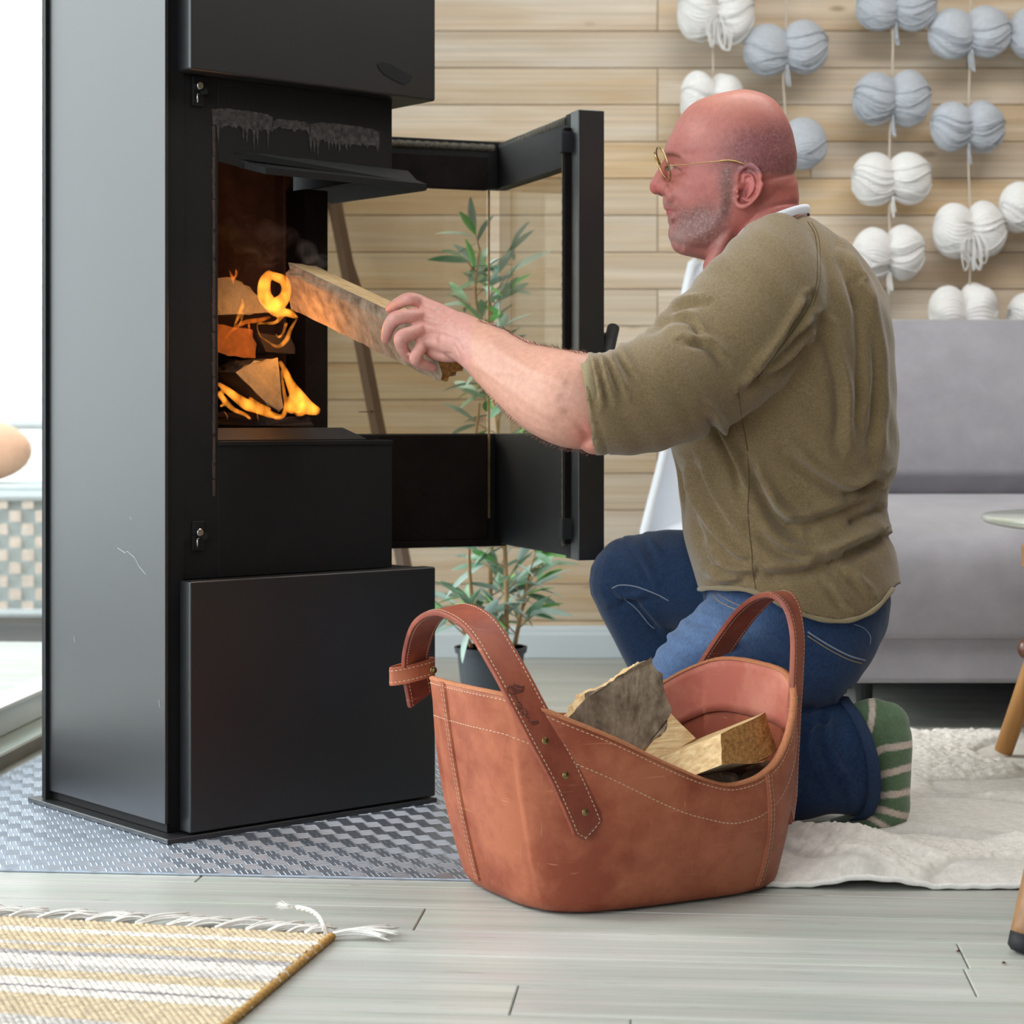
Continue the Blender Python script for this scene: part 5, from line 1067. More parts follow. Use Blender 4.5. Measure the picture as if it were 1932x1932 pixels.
# palm: four metacarpals, web, heel of the hand
MC = [((862, 605, 2.945), (800, 572, 2.985)), ((862, 622, 2.935), (797, 592, 2.966)), ((864, 640, 2.928), (796, 615, 2.958)), ((866, 655, 2.925), (798, 642, 2.955))]
for (p0, p1), r in zip(MC, (14, 14.5, 14.5, 15)): b += limb([(*p0, 17, .014), ((p0[0]+p1[0])/2, (p0[1]+p1[1])/2-1, (p0[2]+p1[2])/2, r+1, .0135), (*p1, r-2.2, .012)], n=14)
b += limb([(868, 668, 2.935, 14, .013), (845, 668, 2.945, 16, .014), (820, 664, 2.955, 15, .014), (803, 655, 2.96, 12, .012)], n=14)
b += limb([(850, 630, 2.945, 30, .014), (815, 612, 2.965, 26, .012)], n=14)
# fingers: knuckle, middle joint, end joint, tip   (px, py, D)
FG = [[(800, 573, 2.983), (786, 566, 2.975), (771, 564.5, 2.972), (756, 570, 2.985), (744, 577, 2.998), (735, 583, 3.008)],
      [(797, 597, 2.962), (774, 597, 2.948), (748, 600, 2.944), (736, 613, 2.950), (731, 626, 2.958), (728, 640, 2.968)],
      [(796, 622, 2.953), (778, 628, 2.938), (758, 636, 2.932), (757, 650, 2.938), (763, 664, 2.946), (775, 679, 2.956)],
      [(797, 647, 2.950), (792, 660, 2.938), (784, 676, 2.934), (791, 684, 2.940), (803, 690, 2.946), (818, 695, 2.954)]]
FR = [(13.5, 12.8, 13.4, 12.4, 11, 9.2), (14.5, 13.8, 14.8, 13.2, 11.8, 9.8), (14.5, 13.6, 14.4, 12.6, 11.2, 9.2), (13, 12.2, 13, 10.8, 9.8, 8.4)]
for fg, fr in zip(FG, FR): b += limb([(*p, r, r*.98*2.95/F) for p, r in zip(fg, fr)], n=14, k=5)
b += limb([(846, 606, 2.975, 15, .014), (826, 600, 3.01, 13, .012), (802, 592, 3.042, 11, .010), (776, 588, 3.062, 9, .009)], n=14)   # thumb behind the log
# far arm resting on the raised knee (mostly hidden)
b += limb([(1450, 580, 3.24, 55, .055), (1420, 700, 3.28, 52, .05), (1405, 840, 3.28, 44, .042), (1385, 900, 3.27, 40, .038), (1365, 950, 3.27, 30, .026), (1350, 980, 3.27, 26, .022)])
for k_ in range(4): b += limb([(1358, 980, 3.245+.018*k_, 8, .009), (1340, 990+2*k_, 3.245+.018*k_, 8, .008), (1330, 1010, 3.245+.018*k_, 7, .007)], n=10)
b += limb([(1362, 980, 3.23, 9, .009), (1345, 1000, 3.21, 8, .008)], n=10)
skin = obj('body', b.v, b.f, None, man); remesh(skin, .0024, 4, .5)
V = getv(skin)+np.array(org(skin)); Nn = getn(skin); X, Y = proj(V); near_ = (V[:, 1] < HD+.01)
disp = np.zeros(len(V))
def fold(lines, amp, w, mask=None, Vx=X, Vy=Y, out=None, signed=False):
    out = disp if out is None else out
    for l in lines:
        x0, x1 = min(p[0] for p in l)-w*4, max(p[0] for p in l)+w*4; y0, y1 = min(p[1] for p in l)-w*4, max(p[1] for p in l)+w*4
        m = (Vx > x0) & (Vx < x1) & (Vy > y0) & (Vy < y1)
        if mask is not None: m &= mask
        if not m.any(): continue
        ll = [tuple(q[:2]) for q in catmull([(a[0], a[1], 0) for a in l], 4)] if len(l) > 2 else l
        if signed:
            d, s_ = polydist(Vx[m], Vy[m], ll, True); q = d*s_/w; e = np.minimum(1, np.minimum(np.hypot(Vx[m]-ll[0][0], Vy[m]-ll[0][1]), np.hypot(Vx[m]-ll[-1][0], Vy[m]-ll[-1][1]))/(2.2*w)); out[m] += amp*1.6*q*np.exp(-q*q)*e
        else: d = polydist(Vx[m], Vy[m], ll); out[m] += amp*np.exp(-(d/w)**2)
hm = near_ & (X < 1520) & (Y < 520)
ea = near_ & (X > 1380) & (X < 1440) & (Y > 308) & (Y < 396)
fold([[(1397, 342), (1400, 328), (1412, 322), (1424, 331), (1427, 348), (1423, 364), (1414, 376)]], -.0032, 2.4, ea)
fold([[(1405, 349), (1402, 362), (1401, 372)]], -.0085, 6.5, ea); fold([[(1407, 337), (1414, 334)]], -.003, 3, ea)
# eye socket, lids, brow, naso-labial fold, temple veins, nape fold, mouth line
dd = np.hypot((X-1268)/12, (Y-313)/8); disp -= .0040*np.exp(-dd**2)*hm
fold([[(1258, 313), (1268, 309), (1280, 314)]], .0012, 2.2, hm); fold([[(1258, 322), (1270, 324), (1282, 319)]], .0010, 2.2, hm)
fold([[(1282, 318), (1292, 322)], [(1283, 314), (1294, 313)], [(1281, 323), (1290, 330)]], -.0007, 1.6, hm)
fold([[(1255, 293), (1266, 288), (1282, 292), (1296, 304)]], .0022, 6, hm); fold([[(1262, 338), (1285, 340), (1310, 348)]], .0018, 11, hm); fold([[(1262, 329), (1275, 331), (1288, 327)]], -.0010, 3, hm)
fold([[(1266, 352), (1270, 368), (1278, 384), (1280, 398)]], -.0016, 3.5, hm)
fold([[(1252, 398.2), (1262, 398.5), (1272, 400)]], -.0022, 2.0, hm)
fold([[(1256, 416), (1268, 419), (1274, 424)]], -.0016, 4, hm)
fold([[(1342, 222), (1332, 240), (1322, 252), (1318, 268), (1312, 282)], [(1346, 230), (1340, 246)]], .0008, 1.8, hm)
fold([[(1503, 326), (1480, 331), (1450, 337), (1432, 343)]], -.0030, 4.5, hm); fold([[(1505, 345), (1480, 350), (1455, 352)]], .0016, 9, hm)
fold([[(1500, 383), (1470, 386), (1440, 396), (1415, 416)]], -.0025, 3.5, hm)
fold([[(1365, 380), (1355, 410), (1330, 440), (1300, 458)]], .0018, 12, hm)
# hand: tendons, knuckles, wrist creases
ha = (X < 900) & (V[:, 1] < 3.0)
fold([[(855, 612), (830, 588), (802, 573)], [(858, 622), (830, 604), (800, 592)], [(860, 634), (830, 622), (800, 614)]], .0013, 3.6, ha)
fold([[(842, 604), (815, 585)], [(846, 618), (815, 602)], [(850, 636), (815, 628)]], -.0011, 3.4, ha)
for x, y in ((801, 569), (797, 590), (795, 614), (797, 640)): disp += .0016*np.exp(-((X-x)**2+(Y-y)**2)/36)*ha
fold([[(856, 650), (866, 668), (872, 684)], [(862, 640), (872, 660)]], -.0012, 2.5, ha); fold([[(812, 664), (830, 668), (850, 668)]], -.0014, 4, ha)
fa_ = (X > 880) & (X < 1120) & (V[:, 1] < 2.95)
fold([[(900, 690), (960, 730), (1040, 790)], [(930, 650), (990, 690), (1060, 720)], [(940, 700), (1000, 712), (1050, 745)]], .0016, 8, fa_); fold([[(1070, 780), (1092, 800), (1110, 830)]], -.003, 8, fa_)
V2 = V+Nn*disp[:, None]; setv(skin, V2-np.array(org(skin)))
# colours
n_ = len(V); rz = np.random.default_rng(2)
base = np.tile(np.array(G('d39a86')), (n_, 1))
def blend(c, m): base[:] = base*(1-m[:, None])+np.array(c)*m[:, None]
hd_ = (Y < 520)
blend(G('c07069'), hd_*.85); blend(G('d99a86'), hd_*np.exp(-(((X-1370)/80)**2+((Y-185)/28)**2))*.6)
blend(G('c06660'), hd_*np.exp(-(((X-1330)/40)**2+((Y-350)/45)**2))*.55); blend(G('c4635f'), np.exp(-(((X-1236)/13)**2+((Y-356)/12)**2))*.8); blend(G('cf6f6c'), hd_*np.exp(-(((X-1414)/28)**2+((Y-350)/42)**2))*.7)
blend(G('b8564f'), hd_*np.exp(-(((X-1385)/30)**2+((Y-440)/40)**2))*.6); blend(G('b9625a'), hd_*np.exp(-(((X-1480)/40)**2+((Y-370)/28)**2))*.6)
hair = sstep(-20, 40, -(232+ (1420-X)*.22 - Y))*sstep(0, 14, 334-Y)*sstep(1320, 1410, X)*hd_   # shaved hair round the back
blend(G('80505a'), hair*.66)
beard = np.exp(-(((X-1318)/58)**2+((Y-425)/42)**2)); beard = np.maximum(beard, .9*np.exp(-(polydist(X, Y, [(1372, 330), (1372, 380), (1355, 420)])/16)**2)); beard = np.clip(beard*1.25, 0, 1)*sstep(1400, 1372, X)*(Y < 490)*np.clip(1-.9*np.exp(-(((X-1300)/22)**2+((Y-375)/14)**2)), 0, 1); beard = np.maximum(beard, np.exp(-(((X-1262)/12)**2+((Y-384)/7)**2))*.7)
blend(G('80605c'), beard*.72)
spk = rz.uniform(0, 1, n_); blend(G('5b4340'), (spk > .80)*np.maximum(beard, hair)*.45); blend(G('c9b3ab'), (spk < .12)*np.maximum(beard, hair*.5)*.35)
gray = np.exp(-(((X-1278)/18)**2+((Y-448)/16)**2)); blend(G('b5a39c'), gray*.45)
blend(G('b5525a'), np.exp(-(((X-1261)/10)**2+((Y-400)/6.0)**2))*.85); blend(G('7a4a40'), np.exp(-(((X-1267)/12)**2+((Y-292)/3.2)**2))*.55)
ln = lambda pts, w, a: np.exp(-(polydist(X, Y, pts)/w)**2)*a*hd_*(np.abs(V[:, 1]-HD) < .07)
blend(G('5a302c'), ln([(1256, 317), (1266, 314.5), (1276, 316), (1284, 320)], 1.8, .8)); blend(G('6b4438'), ln([(1254, 293), (1262, 289), (1272, 290), (1283, 296)], 2.6, .65)); blend(G('a04e4a'), ln([(1262, 330), (1274, 333), (1286, 328)], 3, .45)); blend(G('9a4a46'), ln([(1286, 318), (1298, 316)], 1.5, .5)); blend(G('9a4a46'), ln([(1285, 324), (1297, 330)], 1.5, .5))
blend(G('e3a396'), hd_*np.exp(-(((X-1310)/26)**2+((Y-240)/22)**2))*.5)  # pale forehead patch is a highlight painted into the skin colour
blend(G('8e4a45'), np.exp(-(((X-1405)/9)**2+((Y-360)/12)**2))*.55*(V[:, 1] < HD-.06))  # shade of the ear hollow painted into the colour
hn = (X < 890) & (V[:, 1] < 3.1); blend(G('d49a90'), hn*.8); 
for x, y in ((770, 559), (744, 591), (752, 629), (780, 674), (797, 590), (796, 614), (728, 640), (733, 583)): blend(G('cf7f78'), np.exp(-((X-x)**2+(Y-y)**2)/50)*.5*hn)
blend(G('d6a18c'), ((X > 890) & (X < 1130) & (Y > 560))*.6); blend(G('d0736a'), np.exp(-(((X-1105)/26)**2+((Y-825)/34)**2))*.6)
base *= .86
setcol(skin, base)
M['skin'] = mat('skin', (.6, .35, .3), .48, 0, .45, noise=(120, .10, 5), bump=(900, .25, .0006), vcol=True, sss=.12); skin.data.materials.append(M['skin'])
# eyes, seated in the sockets
_sb = bvh_of(skin); _h = hit(_sb, 1268, 317.5, 0)
_dy = (HD-_h.y) if _h is not None else .02
for s_ in (-1, 1):
    c = Vector((_h.x+.0015, HD+s_*(_dy-.0072), _h.z)); v, f = ball(c, .0092, 20, 14); e = obj('eye', v, f, mat('eye_white', G('a8908a'), .25) if s_ < 0 else bpy.data.materials['eye_white'], man, smooth=True)
    v, f = ball(c+Vector((-.0062, s_*.0025, -.0005)), (.0040, .0042, .0042), 14, 10); obj('iris', v, f, mat('iris', G('33403f'), .15) if s_ < 0 else bpy.data.materials['iris'], e, smooth=True)
# glasses
gl = MB(); 
def lens_ring(s_): 
    c = W(1249, 314, HD)+Vector((0, s_*.030, 0)); ux = Vector((.34 , .22*s_, -1.0)).normalized(); uy = Vector((.28 if s_ < 0 else .28, s_*1.0, 0)).normalized() if False else Vector((.20, s_, 0)).normalized()
    return [c+Vector((.0085*math.sin(a), 0, -.0250*math.sin(a)))+uy*(.0235*math.cos(a)) for a in np.linspace(0, 2*math.pi, 49)[:-1]]
rings = [lens_ring(s_) for s_ in (-1, 1)]
for r in rings: gl.tube(r+[r[0]], .0013, 8, cap=False)
gl.tube([rings[0][24]+Vector((0, 0, .006)), W(1242, 305, HD), rings[1][24]+Vector((0, 0, .006))], .001, 6)
gf = gl.build('glasses', M['gold'], man, smooth=True); gf['label'] = 'round gold wire glasses'
M['lens'] = glassmat('lens_glass', (.96, .95, .90))
for r in rings: obj('lens', [sum(r, Vector())/len(r)]+r, [(0, i+1, (i+1) % 48+1) for i in range(48)], M['lens'], gf)
for s_ in (-1, 1):
    y0_ = HD+s_*.056; T = [W(1256, 313, y0_), W(1268, 312, HD+s_*.066), W(1300, 310, HD+s_*.074), W(1345, 305.5, HD+s_*.081), W(1375, 303, HD+s_*.083), W(1394, 307, HD+s_*.082), W(1406, 313, HD+s_*.079)]
    m_ = MB(); cp = [Vector(p) for p in catmull(T, 5)]; k_ = len(cp); m_.tube(cp, [.0008 if i < k_*.52 else .0014 for i in range(k_)], 8); m_.build('temple', M['gold'], gf, smooth=True)
# ---- shirt
b = Acc()
b += slab([(404, 1500, 1512, .02), (414, 1462, 1532, .055), (430, 1425, 1552, .085), (455, 1385, 1580, .125), (490, 1352, 1616, .165), (530, 1322, 1643, .190), (580, 1300, 1667, .205), (640, 1286, 1676, .210), (710, 1276, 1680, .208), (790, 1268, 1684, .200), (850, 1268, 1688, .192), (905, 1280, 1677, .184), (950, 1286, 1665, .180), (1000, 1290, 1672, .182), (1050, 1301, 1683, .186), (1105, 1318, 1690, .190), (1150, 1335, 1682, .188), (1185, 1350, 1672, .184)], 3.08, 56, 2.5)
b += limb([(1450, 500, 3.01, 80, .10), (1438, 575, 2.94, 128, .115), (1390, 635, 2.90, 130, .10), (1320, 695, 2.87, 122, .088), (1250, 735, 2.83, 112, .078), (1180, 758, 2.81, 102, .071), (1130, 762, 2.80, 97, .067), (1106, 764, 2.80, 95, .065)], n=40)
b += limb([(1470, 490, 3.12, 70, .09), (1450, 580, 3.22, 100, .09), (1420, 690, 3.26, 85, .075), (1400, 800, 3.27, 72, .062)], n=30)
# the shirt bulging over the waistband
b += limb([(1634, 985, 3.08, 28, .12), (1642, 1010, 3.08, 26, .12)], n=24)
shirt = obj('shirt', b.v, b.f, None, man); remesh(shirt, .0040, 7, .5)
V = getv(shirt)+np.array(org(shirt)); Nn = getn(shirt); X, Y = proj(V); nr_ = V[:, 1] < 3.08; disp = np.zeros(len(V))
fold([[(1112, 672), (1122, 710), (1130, 760)], [(1128, 668), (1140, 715), (1154, 760)], [(1143, 664), (1158, 700), (1180, 745)], [(1166, 652), (1180, 682), (1200, 710)]], .0042, 7, nr_, X, Y, disp, True)
fold([[(1240, 600), (1285, 574), (1330, 566)], [(1222, 618), (1265, 598), (1308, 602), (1328, 640)], [(1262, 548), (1284, 520), (1300, 506)], [(1290, 640), (1340, 650), (1370, 680)]], .0040, 9, nr_, X, Y, disp, True)
fold([[(1425, 700), (1465, 655), (1500, 605), (1525, 560)], [(1400, 735), (1450, 690), (1500, 640), (1540, 600)], [(1440, 712), (1480, 690), (1530, 640)]], .0060, 10, nr_, X, Y, disp, True)
fold([[(1335, 775), (1372, 840), (1402, 905)], [(1352, 800), (1385, 880), (1405, 930)], [(1300, 930), (1340, 1000), (1380, 1045), (1420, 1062)], [(1285, 870), (1305, 960), (1335, 1030)], [(1315, 870), (1345, 940), (1385, 1000)]], .0055, 11, nr_, X, Y, disp, True)
fold([[(1415, 870), (1455, 950), (1500, 1000)], [(1490, 850), (1545, 895), (1610, 925), (1662, 900)], [(1425, 990), (1480, 1035), (1560, 1045), (1655, 1005)], [(1500, 985), (1570, 965), (1655, 930)], [(1440, 920), (1470, 970), (1525, 985)], [(1540, 1065), (1600, 1045), (1668, 1012)], [(1430, 1080), (1500, 1075), (1560, 1060)]], .0072, 13, nr_, X, Y, disp, True)
fold([[(1590, 470), (1622, 560), (1632, 680), (1628, 790)], [(1625, 540), (1650, 640), (1656, 760), (1650, 860)], [(1560, 620), (1590, 730), (1590, 840)]], .0060, 13, nr_, X, Y, disp, True)
fold([[(1330, 1085), (1360, 1100), (1410, 1090)], [(1345, 1060), (1380, 1080), (1420, 1078)], [(1600, 1080), (1640, 1120)], [(1560, 1100), (1600, 1150)]], .0055, 9, nr_, X, Y, disp, True)
fold([[(1660, 912), (1600, 940)], [(1662, 962), (1610, 985)], [(1668, 1012), (1600, 1040)]], -.0060, 8, nr_, X, Y, disp)
disp *= 1.95
rz = np.random.default_rng(6)
disp += .0012*np.sin(V[:, 0]*61+V[:, 2]*37)*np.sin(V[:, 1]*47+V[:, 2]*23)+.0008*np.sin(V[:, 0]*131+V[:, 2]*97)
disp -= .0022*np.exp(-((polydist(X, Y, [(1106, 664), (1110, 700), (1118, 760), (1134, 820), (1146, 858)])-0)/3.0)**2)*(nr_ & (X < 1200))
V += Nn*disp[:, None]; setv(shirt, V-np.array(org(shirt)))
# cut the hem and the sleeve opening
X, Y = proj(V); hemx = [1300, 1318, 1345, 1400, 1440, 1480, 1530, 1580, 1620, 1655, 1692, 1720]; hemy = [1108, 1116, 1112, 1113, 1124, 1146, 1166, 1174, 1168, 1148, 1106, 1090]
hy = np.interp(X, hemx, hemy); kill = (Y > hy) & (X > 1200)
cuff = (X < 1200) & ((X-1092)*(857-668)-(Y-668)*(1121-1092) < 0); kill |= cuff
nk = (Y < 1000) & (X > 1350) & ((Y-400) < -6+(1505-X)*.0) & (X < 1540) & (Y < 412); 
me = shirt.data; bmm = bmesh.new(); bmm.from_mesh(me); bmm.verts.ensure_lookup_table(); bmesh.ops.delete(bmm, geom=[bmm.verts[i] for i in np.nonzero(kill)[0]], context='VERTS')
# boundary smoothing: snap rim vertices to the wanted line
bmm.to_mesh(me); bmm.free(); 
V = getv(shirt)+np.array(org(shirt)); X, Y = proj(V); hy = np.interp(X, hemx, hemy); m = (Y > hy-6) & (X > 1200); V[m, 2] -= ((hy[m]-Y[m]).clip(0, 6))*V[m, 1]/F*.0
setv(shirt, V-np.array(org(shirt)))
s_m = shirt.modifiers.new('t', 'SOLIDIFY'); s_m.thickness = .0022; s_m.offset = -1
M['shirt'] = mat('olive_jersey', G('857254'), .95, 0, .15, noise=((380, 90, 380), .20, 4), col2=G('6b5b41'), bump=((900, 400, 900), .30, .0008), sheen=.35)
shirt.data.materials.append(M['shirt']); shirt['label'] = 'olive brown jersey shirt with pushed-up sleeves'
sbvh = bvh_of(shirt)
def on(bv, px, py, off=.0): return hit(bv, px, py, off)
def surf_line(bv, line, off, step=3):
    cp = catmull([(x, y, 0) for x, y in line], 6); pts = []
    for x, y, _ in cp:
        p = on(bv, x, y, off)
        if p is not None and (not pts or (p-pts[-1]).length < .05): pts.append(p)
    return pts
def seamtube(name, bv, line, r, m, par, off=.0003):
    pts = surf_line(bv, line, off)
    if len(pts) > 3: mb = MB(); mb.tube(pts, r, 6); mb.build(name, m, par, smooth=True)
M['shirtseam'] = mat('jersey_seam', G('5d5136'), .95, noise=(300, .2, 3)); M['hemm'] = mat('jersey_hem', G('8f8060'), .95, noise=(300, .2, 3), sheen=.3)
seamtube('seam', sbvh, [(1524, 418), (1538, 445), (1542, 490), (1540, 535), (1528, 575), (1505, 612), (1470, 660), (1430, 712)], .0008, M['shirtseam'], shirt)
seamtube('seam', sbvh, [(1530, 418), (1544, 445), (1548, 490), (1546, 535), (1534, 578)], .0005, M['shirtseam'], shirt)
seamtube('seam', sbvh, [(1392, 735), (1400, 790), (1410, 850), (1413, 910), (1411, 970), (1418, 1040), (1420, 1075), (1426, 1112)], .0007, M['shirtseam'], shirt)
mb = MB(); rim_ = surf_line(sbvh, [(1319, 1108), (1345, 1106), (1400, 1108), (1440, 1119), (1480, 1140), (1530, 1160), (1580, 1168), (1620, 1162), (1655, 1142), (1684, 1108)], .0015); mb.tube([p+Vector((0, 0, -.003)) for p in rim_], [.0036+.0006*math.sin(i*.9) for i in range(len(rim_))], 8); mb.build('rolled_hem', M['hemm'], shirt, smooth=True)
# sleeve band
c0, c1 = W(1093, 668, 2.80), W(1121, 856, 2.80); mid = (c0+c1)/2; ax = (c1-c0)/2; V_ = []; ring = []
for i in range(64):
    a = 2*math.pi*i/64; ring.append(mid+ax*math.cos(a)*.985+Vector((0, .0655, 0))*math.sin(a)+Vector((0, 0, 0)))
inn = (W(1250, 735, 2.83)-mid).normalized(); V_ = []; Fc = []
for off_, sc in ((-.001, .975), (-.0015, 1.0), (.008, 1.012), (.0165, 1.015), (.0175, .99)):
    V_ += [mid+(p-mid)*sc+inn*off_ for p in ring]
for r in range(4):
    for i in range(64): Fc.append((r*64+i, r*64+(i+1) % 64, (r+1)*64+(i+1) % 64, (r+1)*64+i))
obj('sleeve_band', V_, Fc, M['hemm'], shirt, smooth=True)
# white neckband
M['band'] = mat('white_neckband', G('dfe3ec'), .9, noise=(300, .08, 3)); ncol = []
for i in range(48):
    a = 2*math.pi*i/48; c = W(1442, 432, HD); u_ = (W(1520, 402, HD)-W(1358, 472, HD))/2; w_ = .0685+.012*math.cos(a)*0; ncol.append(c+u_*math.cos(a)+Vector((0, w_, 0))*math.sin(a)+Vector((0, 0, .010*abs(math.sin(a))-.002)))
pts = []
for x, y in [(1352, 482), (1372, 463), (1395, 443), (1420, 421), (1446, 405), (1475, 399), (1503, 404), (1527, 416)]: pts.append((x, y))
V_ = []; Fc = []; n_r = len(ncol)
for dz, sc in ((-.008, 1.05), (.0, 1.06), (.006, 1.035), (.006, 1.0), (-.006, .99)):
    cc = sum(ncol, Vector())/n_r; V_ += [cc+(p-cc)*sc+Vector((0, 0, dz)) for p in ncol]
for r in range(4):
    for i in range(n_r): Fc.append((r*n_r+i, r*n_r+(i+1) % n_r, (r+1)*n_r+(i+1) % n_r, (r+1)*n_r+i))
obj('neckband', V_, Fc, M['band'], shirt, smooth=True)
# ---- jeans
b = Acc()
b += slab([(1060, 1335, 1650, .165), (1100, 1330, 1668, .178), (1140, 1330, 1672, .182), (1180, 1350, 1664, .18), (1220, 1380, 1645, .175), (1260, 1420, 1618, .165), (1300, 1450, 1580, .14), (1325, 1480, 1545, .10)], 3.09, 44, 2.4)
b += limb([(1545, 1180, 3.04, 118, .095), (1470, 1205, 3.03, 128, .092), (1390, 1235, 3.02, 118, .086), (1310, 1300, 3.01, 100, .080), (1245, 1380, 3.00, 92, .074), (1210, 1450, 2.99, 84, .068), (1200, 1490, 2.99, 70, .06)], n=36)
b += limb([(1205, 1490, 2.99, 66, .060), (1280, 1494, 2.99, 70, .062), (1370, 1478, 2.99, 82, .068), (1460, 1460, 2.99, 94, .070), (1540, 1440, 2.99, 98, .07), (1600, 1432, 2.99, 107, .068), (1625, 1431, 2.99, 110, .066)], n=36)
b += limb([(1500, 1130, 3.20, 105, .09), (1400, 1110, 3.24, 104, .09), (1300, 1096, 3.27, 98, .085), (1225, 1092, 3.29, 88, .078), (1190, 1096, 3.295, 82, .072)], n=36)
b += limb([(1192, 1090, 3.295, 80, .070), (1202, 1125, 3.30, 78, .066), (1228, 1190, 3.31, 72, .062), (1268, 1270, 3.32, 68, .06), (1305, 1350, 3.33, 60, .055), (1330, 1400, 3.335, 56, .052)], n=36)
jeans = obj('jeans', b.v, b.f, None, man); remesh(jeans, .0042, 6, .5)
V = getv(jeans)+np.array(org(jeans)); Nn = getn(jeans); X, Y = proj(V); nr_ = V[:, 1] < 3.10; far_ = (V[:, 1] >= 3.12); disp = np.zeros(len(V))
fold([[(1290, 1130), (1330, 1170), (1380, 1185)], [(1270, 1170), (1330, 1210), (1400, 1220)], [(1240, 1190), (1290, 1225), (1360, 1250), (1390, 1245)], [(1210, 1230), (1260, 1240), (1330, 1290)], [(1295, 1100), (1310, 1140), (1360, 1150)]], .0022, 10, nr_, X, Y, disp, True)
fold([[(1570, 1330), (1560, 1400), (1580, 1470)], [(1540, 1345), (1530, 1420), (1560, 1490)], [(1560, 1450), (1590, 1465), (1600, 1510)], [(1510, 1350), (1530, 1360), (1580, 1340)]], .0070, 10, nr_, X, Y, disp, True)
fold([[(1150, 1110), (1180, 1130), (1230, 1125)], [(1160, 1140), (1190, 1130), (1225, 1160), (1255, 1200)], [(1180, 1020), (1210, 1060), (1230, 1100)], [(1215, 1010), (1245, 1060)]], .0070, 9, (V[:, 1] < 3.30) & (X < 1330), X, Y, disp, True)
fold([[(1300, 1170), (1340, 1175)]], -.004, 8, nr_, X, Y, disp)
disp += .0012*np.sin(V[:, 0]*71+V[:, 2]*57)*np.sin(V[:, 1]*57+V[:, 2]*43)
V += Nn*disp[:, None]; setv(jeans, V-np.array(org(jeans))); X, Y = proj(V)
kill = (X > 1590) & (Y > 1300) & (X > np.interp(Y, [1310, 1318, 1360, 1430, 1500, 1545, 1560], [1598, 1602, 1628, 1646, 1648, 1630, 1600])) & (V[:, 1] > 2.6)
me = jeans.data; bmm = bmesh.new(); bmm.from_mesh(me); bmm.verts.ensure_lookup_table(); bmesh.ops.delete(bmm, geom=[bmm.verts[i] for i in np.nonzero(kill)[0]], context='VERTS'); bmm.to_mesh(me); bmm.free()
V = getv(jeans)+np.array(org(jeans)); X, Y = proj(V); n_ = len(V); base = np.tile(np.array(G('25395a')), (n_, 1)); rz = np.random.default_rng(5)
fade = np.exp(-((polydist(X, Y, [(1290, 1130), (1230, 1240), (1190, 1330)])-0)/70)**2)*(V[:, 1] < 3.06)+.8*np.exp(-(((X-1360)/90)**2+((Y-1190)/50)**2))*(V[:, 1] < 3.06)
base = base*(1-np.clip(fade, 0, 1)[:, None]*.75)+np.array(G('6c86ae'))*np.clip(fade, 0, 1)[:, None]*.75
dark = (V[:, 1] > 3.14)*.45; base = base*(1-dark[:, None])+np.array(G('1f3044'))*dark[:, None]; base *= rz.uniform(.88, 1.12, n_)[:, None]  # far leg darkened in its colour, standing in for shadow
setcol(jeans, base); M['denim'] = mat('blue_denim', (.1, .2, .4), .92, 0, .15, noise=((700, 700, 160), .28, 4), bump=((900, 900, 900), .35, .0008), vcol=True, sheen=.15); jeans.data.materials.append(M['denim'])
s_m = jeans.modifiers.new('t', 'SOLIDIFY'); s_m.thickness = .0025; s_m.offset = -1
jbvh = bvh_of(jeans); M['jst'] = mat('denim_stitch', G('8d98a8'), .9, noise=(300, .2, 2)); M['jst2'] = mat('ochre_stitch', G('b79a66'), .9, noise=(300, .2, 2)); M['jdark'] = mat('denim_edge', G('24395a'), .95, noise=(300, .3, 3))
seamtube('seam', jbvh, [(1155, 1110), (1170, 1104), (1200, 1107), (1240, 1122), (1262, 1134)], .0009, M['jst'], jeans); seamtube('seam', jbvh, [(1178, 1130), (1200, 1148), (1225, 1178), (1235, 1186)], .0009, M['jst'], jeans)
seamtube('pocket_stitch', jbvh, [(1344, 1122), (1362, 1138), (1395, 1152), (1420, 1158)], .0006, M['jst2'], jeans); seamtube('pocket_stitch', jbvh, [(1352, 1118), (1372, 1132), (1402, 1145)], .0005, M['jst2'], jeans)
seamtube('pocket_edge', jbvh, [(1524, 1192), (1560, 1215), (1600, 1236), (1632, 1246)], .0013, M['jst'], jeans); seamtube('pocket_stitch', jbvh, [(1524, 1200), (1560, 1223), (1598, 1243), (1626, 1252)], .0006, M['jst2'], jeans)
seamtube('pocket_stitch', jbvh, [(1612, 1178), (1630, 1185), (1642, 1200), (1642, 1215)], .0006, M['jst'], jeans)
# cuff band of the near leg
cf = [(1603, 1320), (1618, 1340), (1631, 1372), (1640, 1410), (1645, 1450), (1646, 1490), (1638, 1525), (1622, 1545)]
Vb = []; Fc = []
cfe = catmull([(x, y, 0) for x, y in cf], 4); nn = len(cfe); cmid = W(1620, 1432, 2.99)
for side in (1,):
    for wv_, off_ in ((0, 0), (.0145, 0)):
        pass
loopn = []
for i in range(72):
    a = 2*math.pi*i/72; y = 1432-117*math.cos(a); x = np.interp(y, [1318, 1340, 1372, 1410, 1450, 1490, 1525, 1546], [1601, 1616, 1630, 1640, 1645, 1646, 1638, 1618]); loopn.append(Vector(W(x, y, 2.99))+Vector((0, -.0735*math.sin(a), 0)))
inn = Vector((-1, -.05, .03)).normalized(); Vb = []
for off_, sc in ((.001, .955), (-.0005, .99), (.0, 1.005), (.016, 1.012), (.0175, .985)):
    Vb += [cmid+(p-cmid)*sc+inn*off_ for p in loopn]
